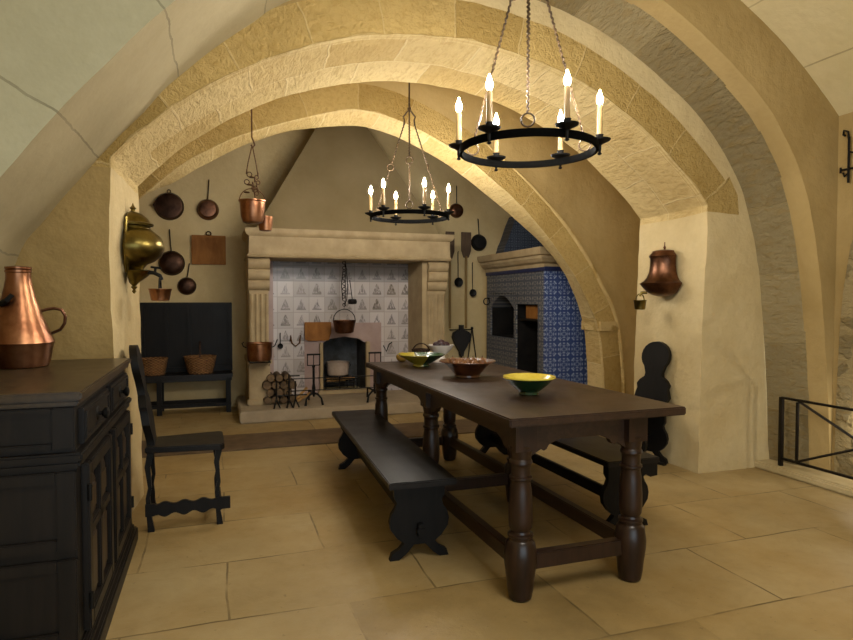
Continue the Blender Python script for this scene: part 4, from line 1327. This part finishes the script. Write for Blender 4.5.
chandelier('farther iron ring chandelier with six lit candles before the fireplace hood', (1.643, 5.3, 2.09), PI / 2 - math.radians(17 + 9), 3.6, .95, True, math.radians(9))

# ------------------------------------------------------------------ railing and bracket on the right
R_ = thing('iron_railing', 'low black iron railing with crossed bars at the right edge', 'railing', (4.17, 3.66, .055))
def bar(a, b, r):
    return MB().tube([a, b], r, 4)
build('post', MB().box((0, 0, .27), (.03, .03, .54)), RAILM, R_, .003)
build('post', MB().box((0, -.14, .29), (.02, .02, .46)), RAILM, R_, .003)
build('post', MB().box((0, -1.2, .27), (.02, .02, .54)), RAILM, R_, .003)
build('post', MB().box((0, -2.4, .27), (.03, .03, .54)), RAILM, R_, .003)
build('top_rail', MB().box((0, -1.2, .535), (.022, 2.4, .018)), RAILM, R_, .003)
build('bottom_rail', MB().box((0, -1.2, .06), (.022, 2.4, .018)), RAILM, R_, .003)
for a, b in ((-.14, -1.2), (-1.2, -2.4)):
    build('diagonal_bar', MB().tube([(0.006, a, .53), (0.006, b, .065)], .01, 6), RAILM, R_)
    build('diagonal_bar', MB().tube([(-.006, a, .065), (-.006, b, .53)], .01, 6), RAILM, R_)
W = thing('wall_candle_bracket', 'wrought iron candle bracket high on the right wall', 'bracket', (4.37, 3.3, 2.2))
build('stem', MB().tube([(-.015, 0, 0), (-.015, 0, .3), (-.015, 0, .33)], .009, 6).tube([(-.015, 0, .3), (-.015, .01, .37), (-.015, .04, .385), (-.015, .045, .355), (-.015, .03, .345)], .008, 6), IRON, W)
ar = MB().tube([(-.015, .06, .1), (-.015, -.3, .1)], .008, 6).tube([(-.015, -.01, .22), (-.015, -.28, .12)], .007, 6)
ar.tube([(-.015, .0, .07), (-.015, .03, .05), (-.015, .04, .08)], .007, 6).tube([(-.015, .06, .08), (-.015, .06, .12)], .008, 6)
build('arm', ar, IRON, W)
build('drip_pan', MB().lathe([(.015, 0), (.05, .015), (.052, .02), (.01, .012)], (-.04, -.3, .1), 18), IRON, W)
build('candle', MB().lathe([(.013, .01), (.013, .16), (.004, .165)], (-.04, -.3, .1), 14), CANDLE, W)

# ------------------------------------------------------------------ light
def area(name, loc, rot, size, power, col):
    l = bpy.data.lights.new(name, 'AREA')
    l.shape = 'RECTANGLE'
    l.size, l.size_y = size
    l.energy = power
    l.color = col
    o = bpy.data.objects.new(name, l)
    COL.objects.link(o)
    o.location = loc
    o.rotation_euler = rot
    return o
area('floor_fill', (1.4, .3, 3.55), (0, 0, 0), (1.2, 1.2), 32, (1, .93, .82))  # added fill without a fixture, brightens the floor and table tops
pl_ = bpy.data.lights.new('floor_uplight', 'POINT')
pl_.energy = 1.2
pl_.color = (1, .92, .78)
pl_.shadow_soft_size = .012
po_ = bpy.data.objects.new('floor_uplight', pl_)
COL.objects.link(po_)
po_.location = (4.335, 3.1, .43)
w = bpy.data.worlds.new('yard_sky')
sc.world = w
w.use_nodes = True
bg = w.node_tree.nodes['Background']
bg.inputs[0].default_value = (.80, .92, 1.0, 1)
bg.inputs[1].default_value = 1.1

# ------------------------------------------------------------------ camera
cam = bpy.data.cameras.new('camera')
cam.sensor_fit = 'HORIZONTAL'
cam.sensor_width = 36
cam.lens = 620 / 853 * 36
co_ = bpy.data.objects.new('camera', cam)
COL.objects.link(co_)
co_.location = (0, 0, 1.35)
co_.rotation_euler = (PI / 2 - math.atan(20 / 620), 0, -math.radians(18.8))
cam.clip_start = .05
sc.camera = co_
sc.view_settings.view_transform = 'Standard'
sc.view_settings.look = 'None'
sc.view_settings.exposure = 1.2
sc.view_settings.gamma = 1
sc.view_settings.use_curve_mapping = False
try:
    sc.cycles.use_denoising = True
    sc.cycles.max_bounces = 8
    sc.cycles.sample_clamp_indirect = 6
except Exception:
    pass
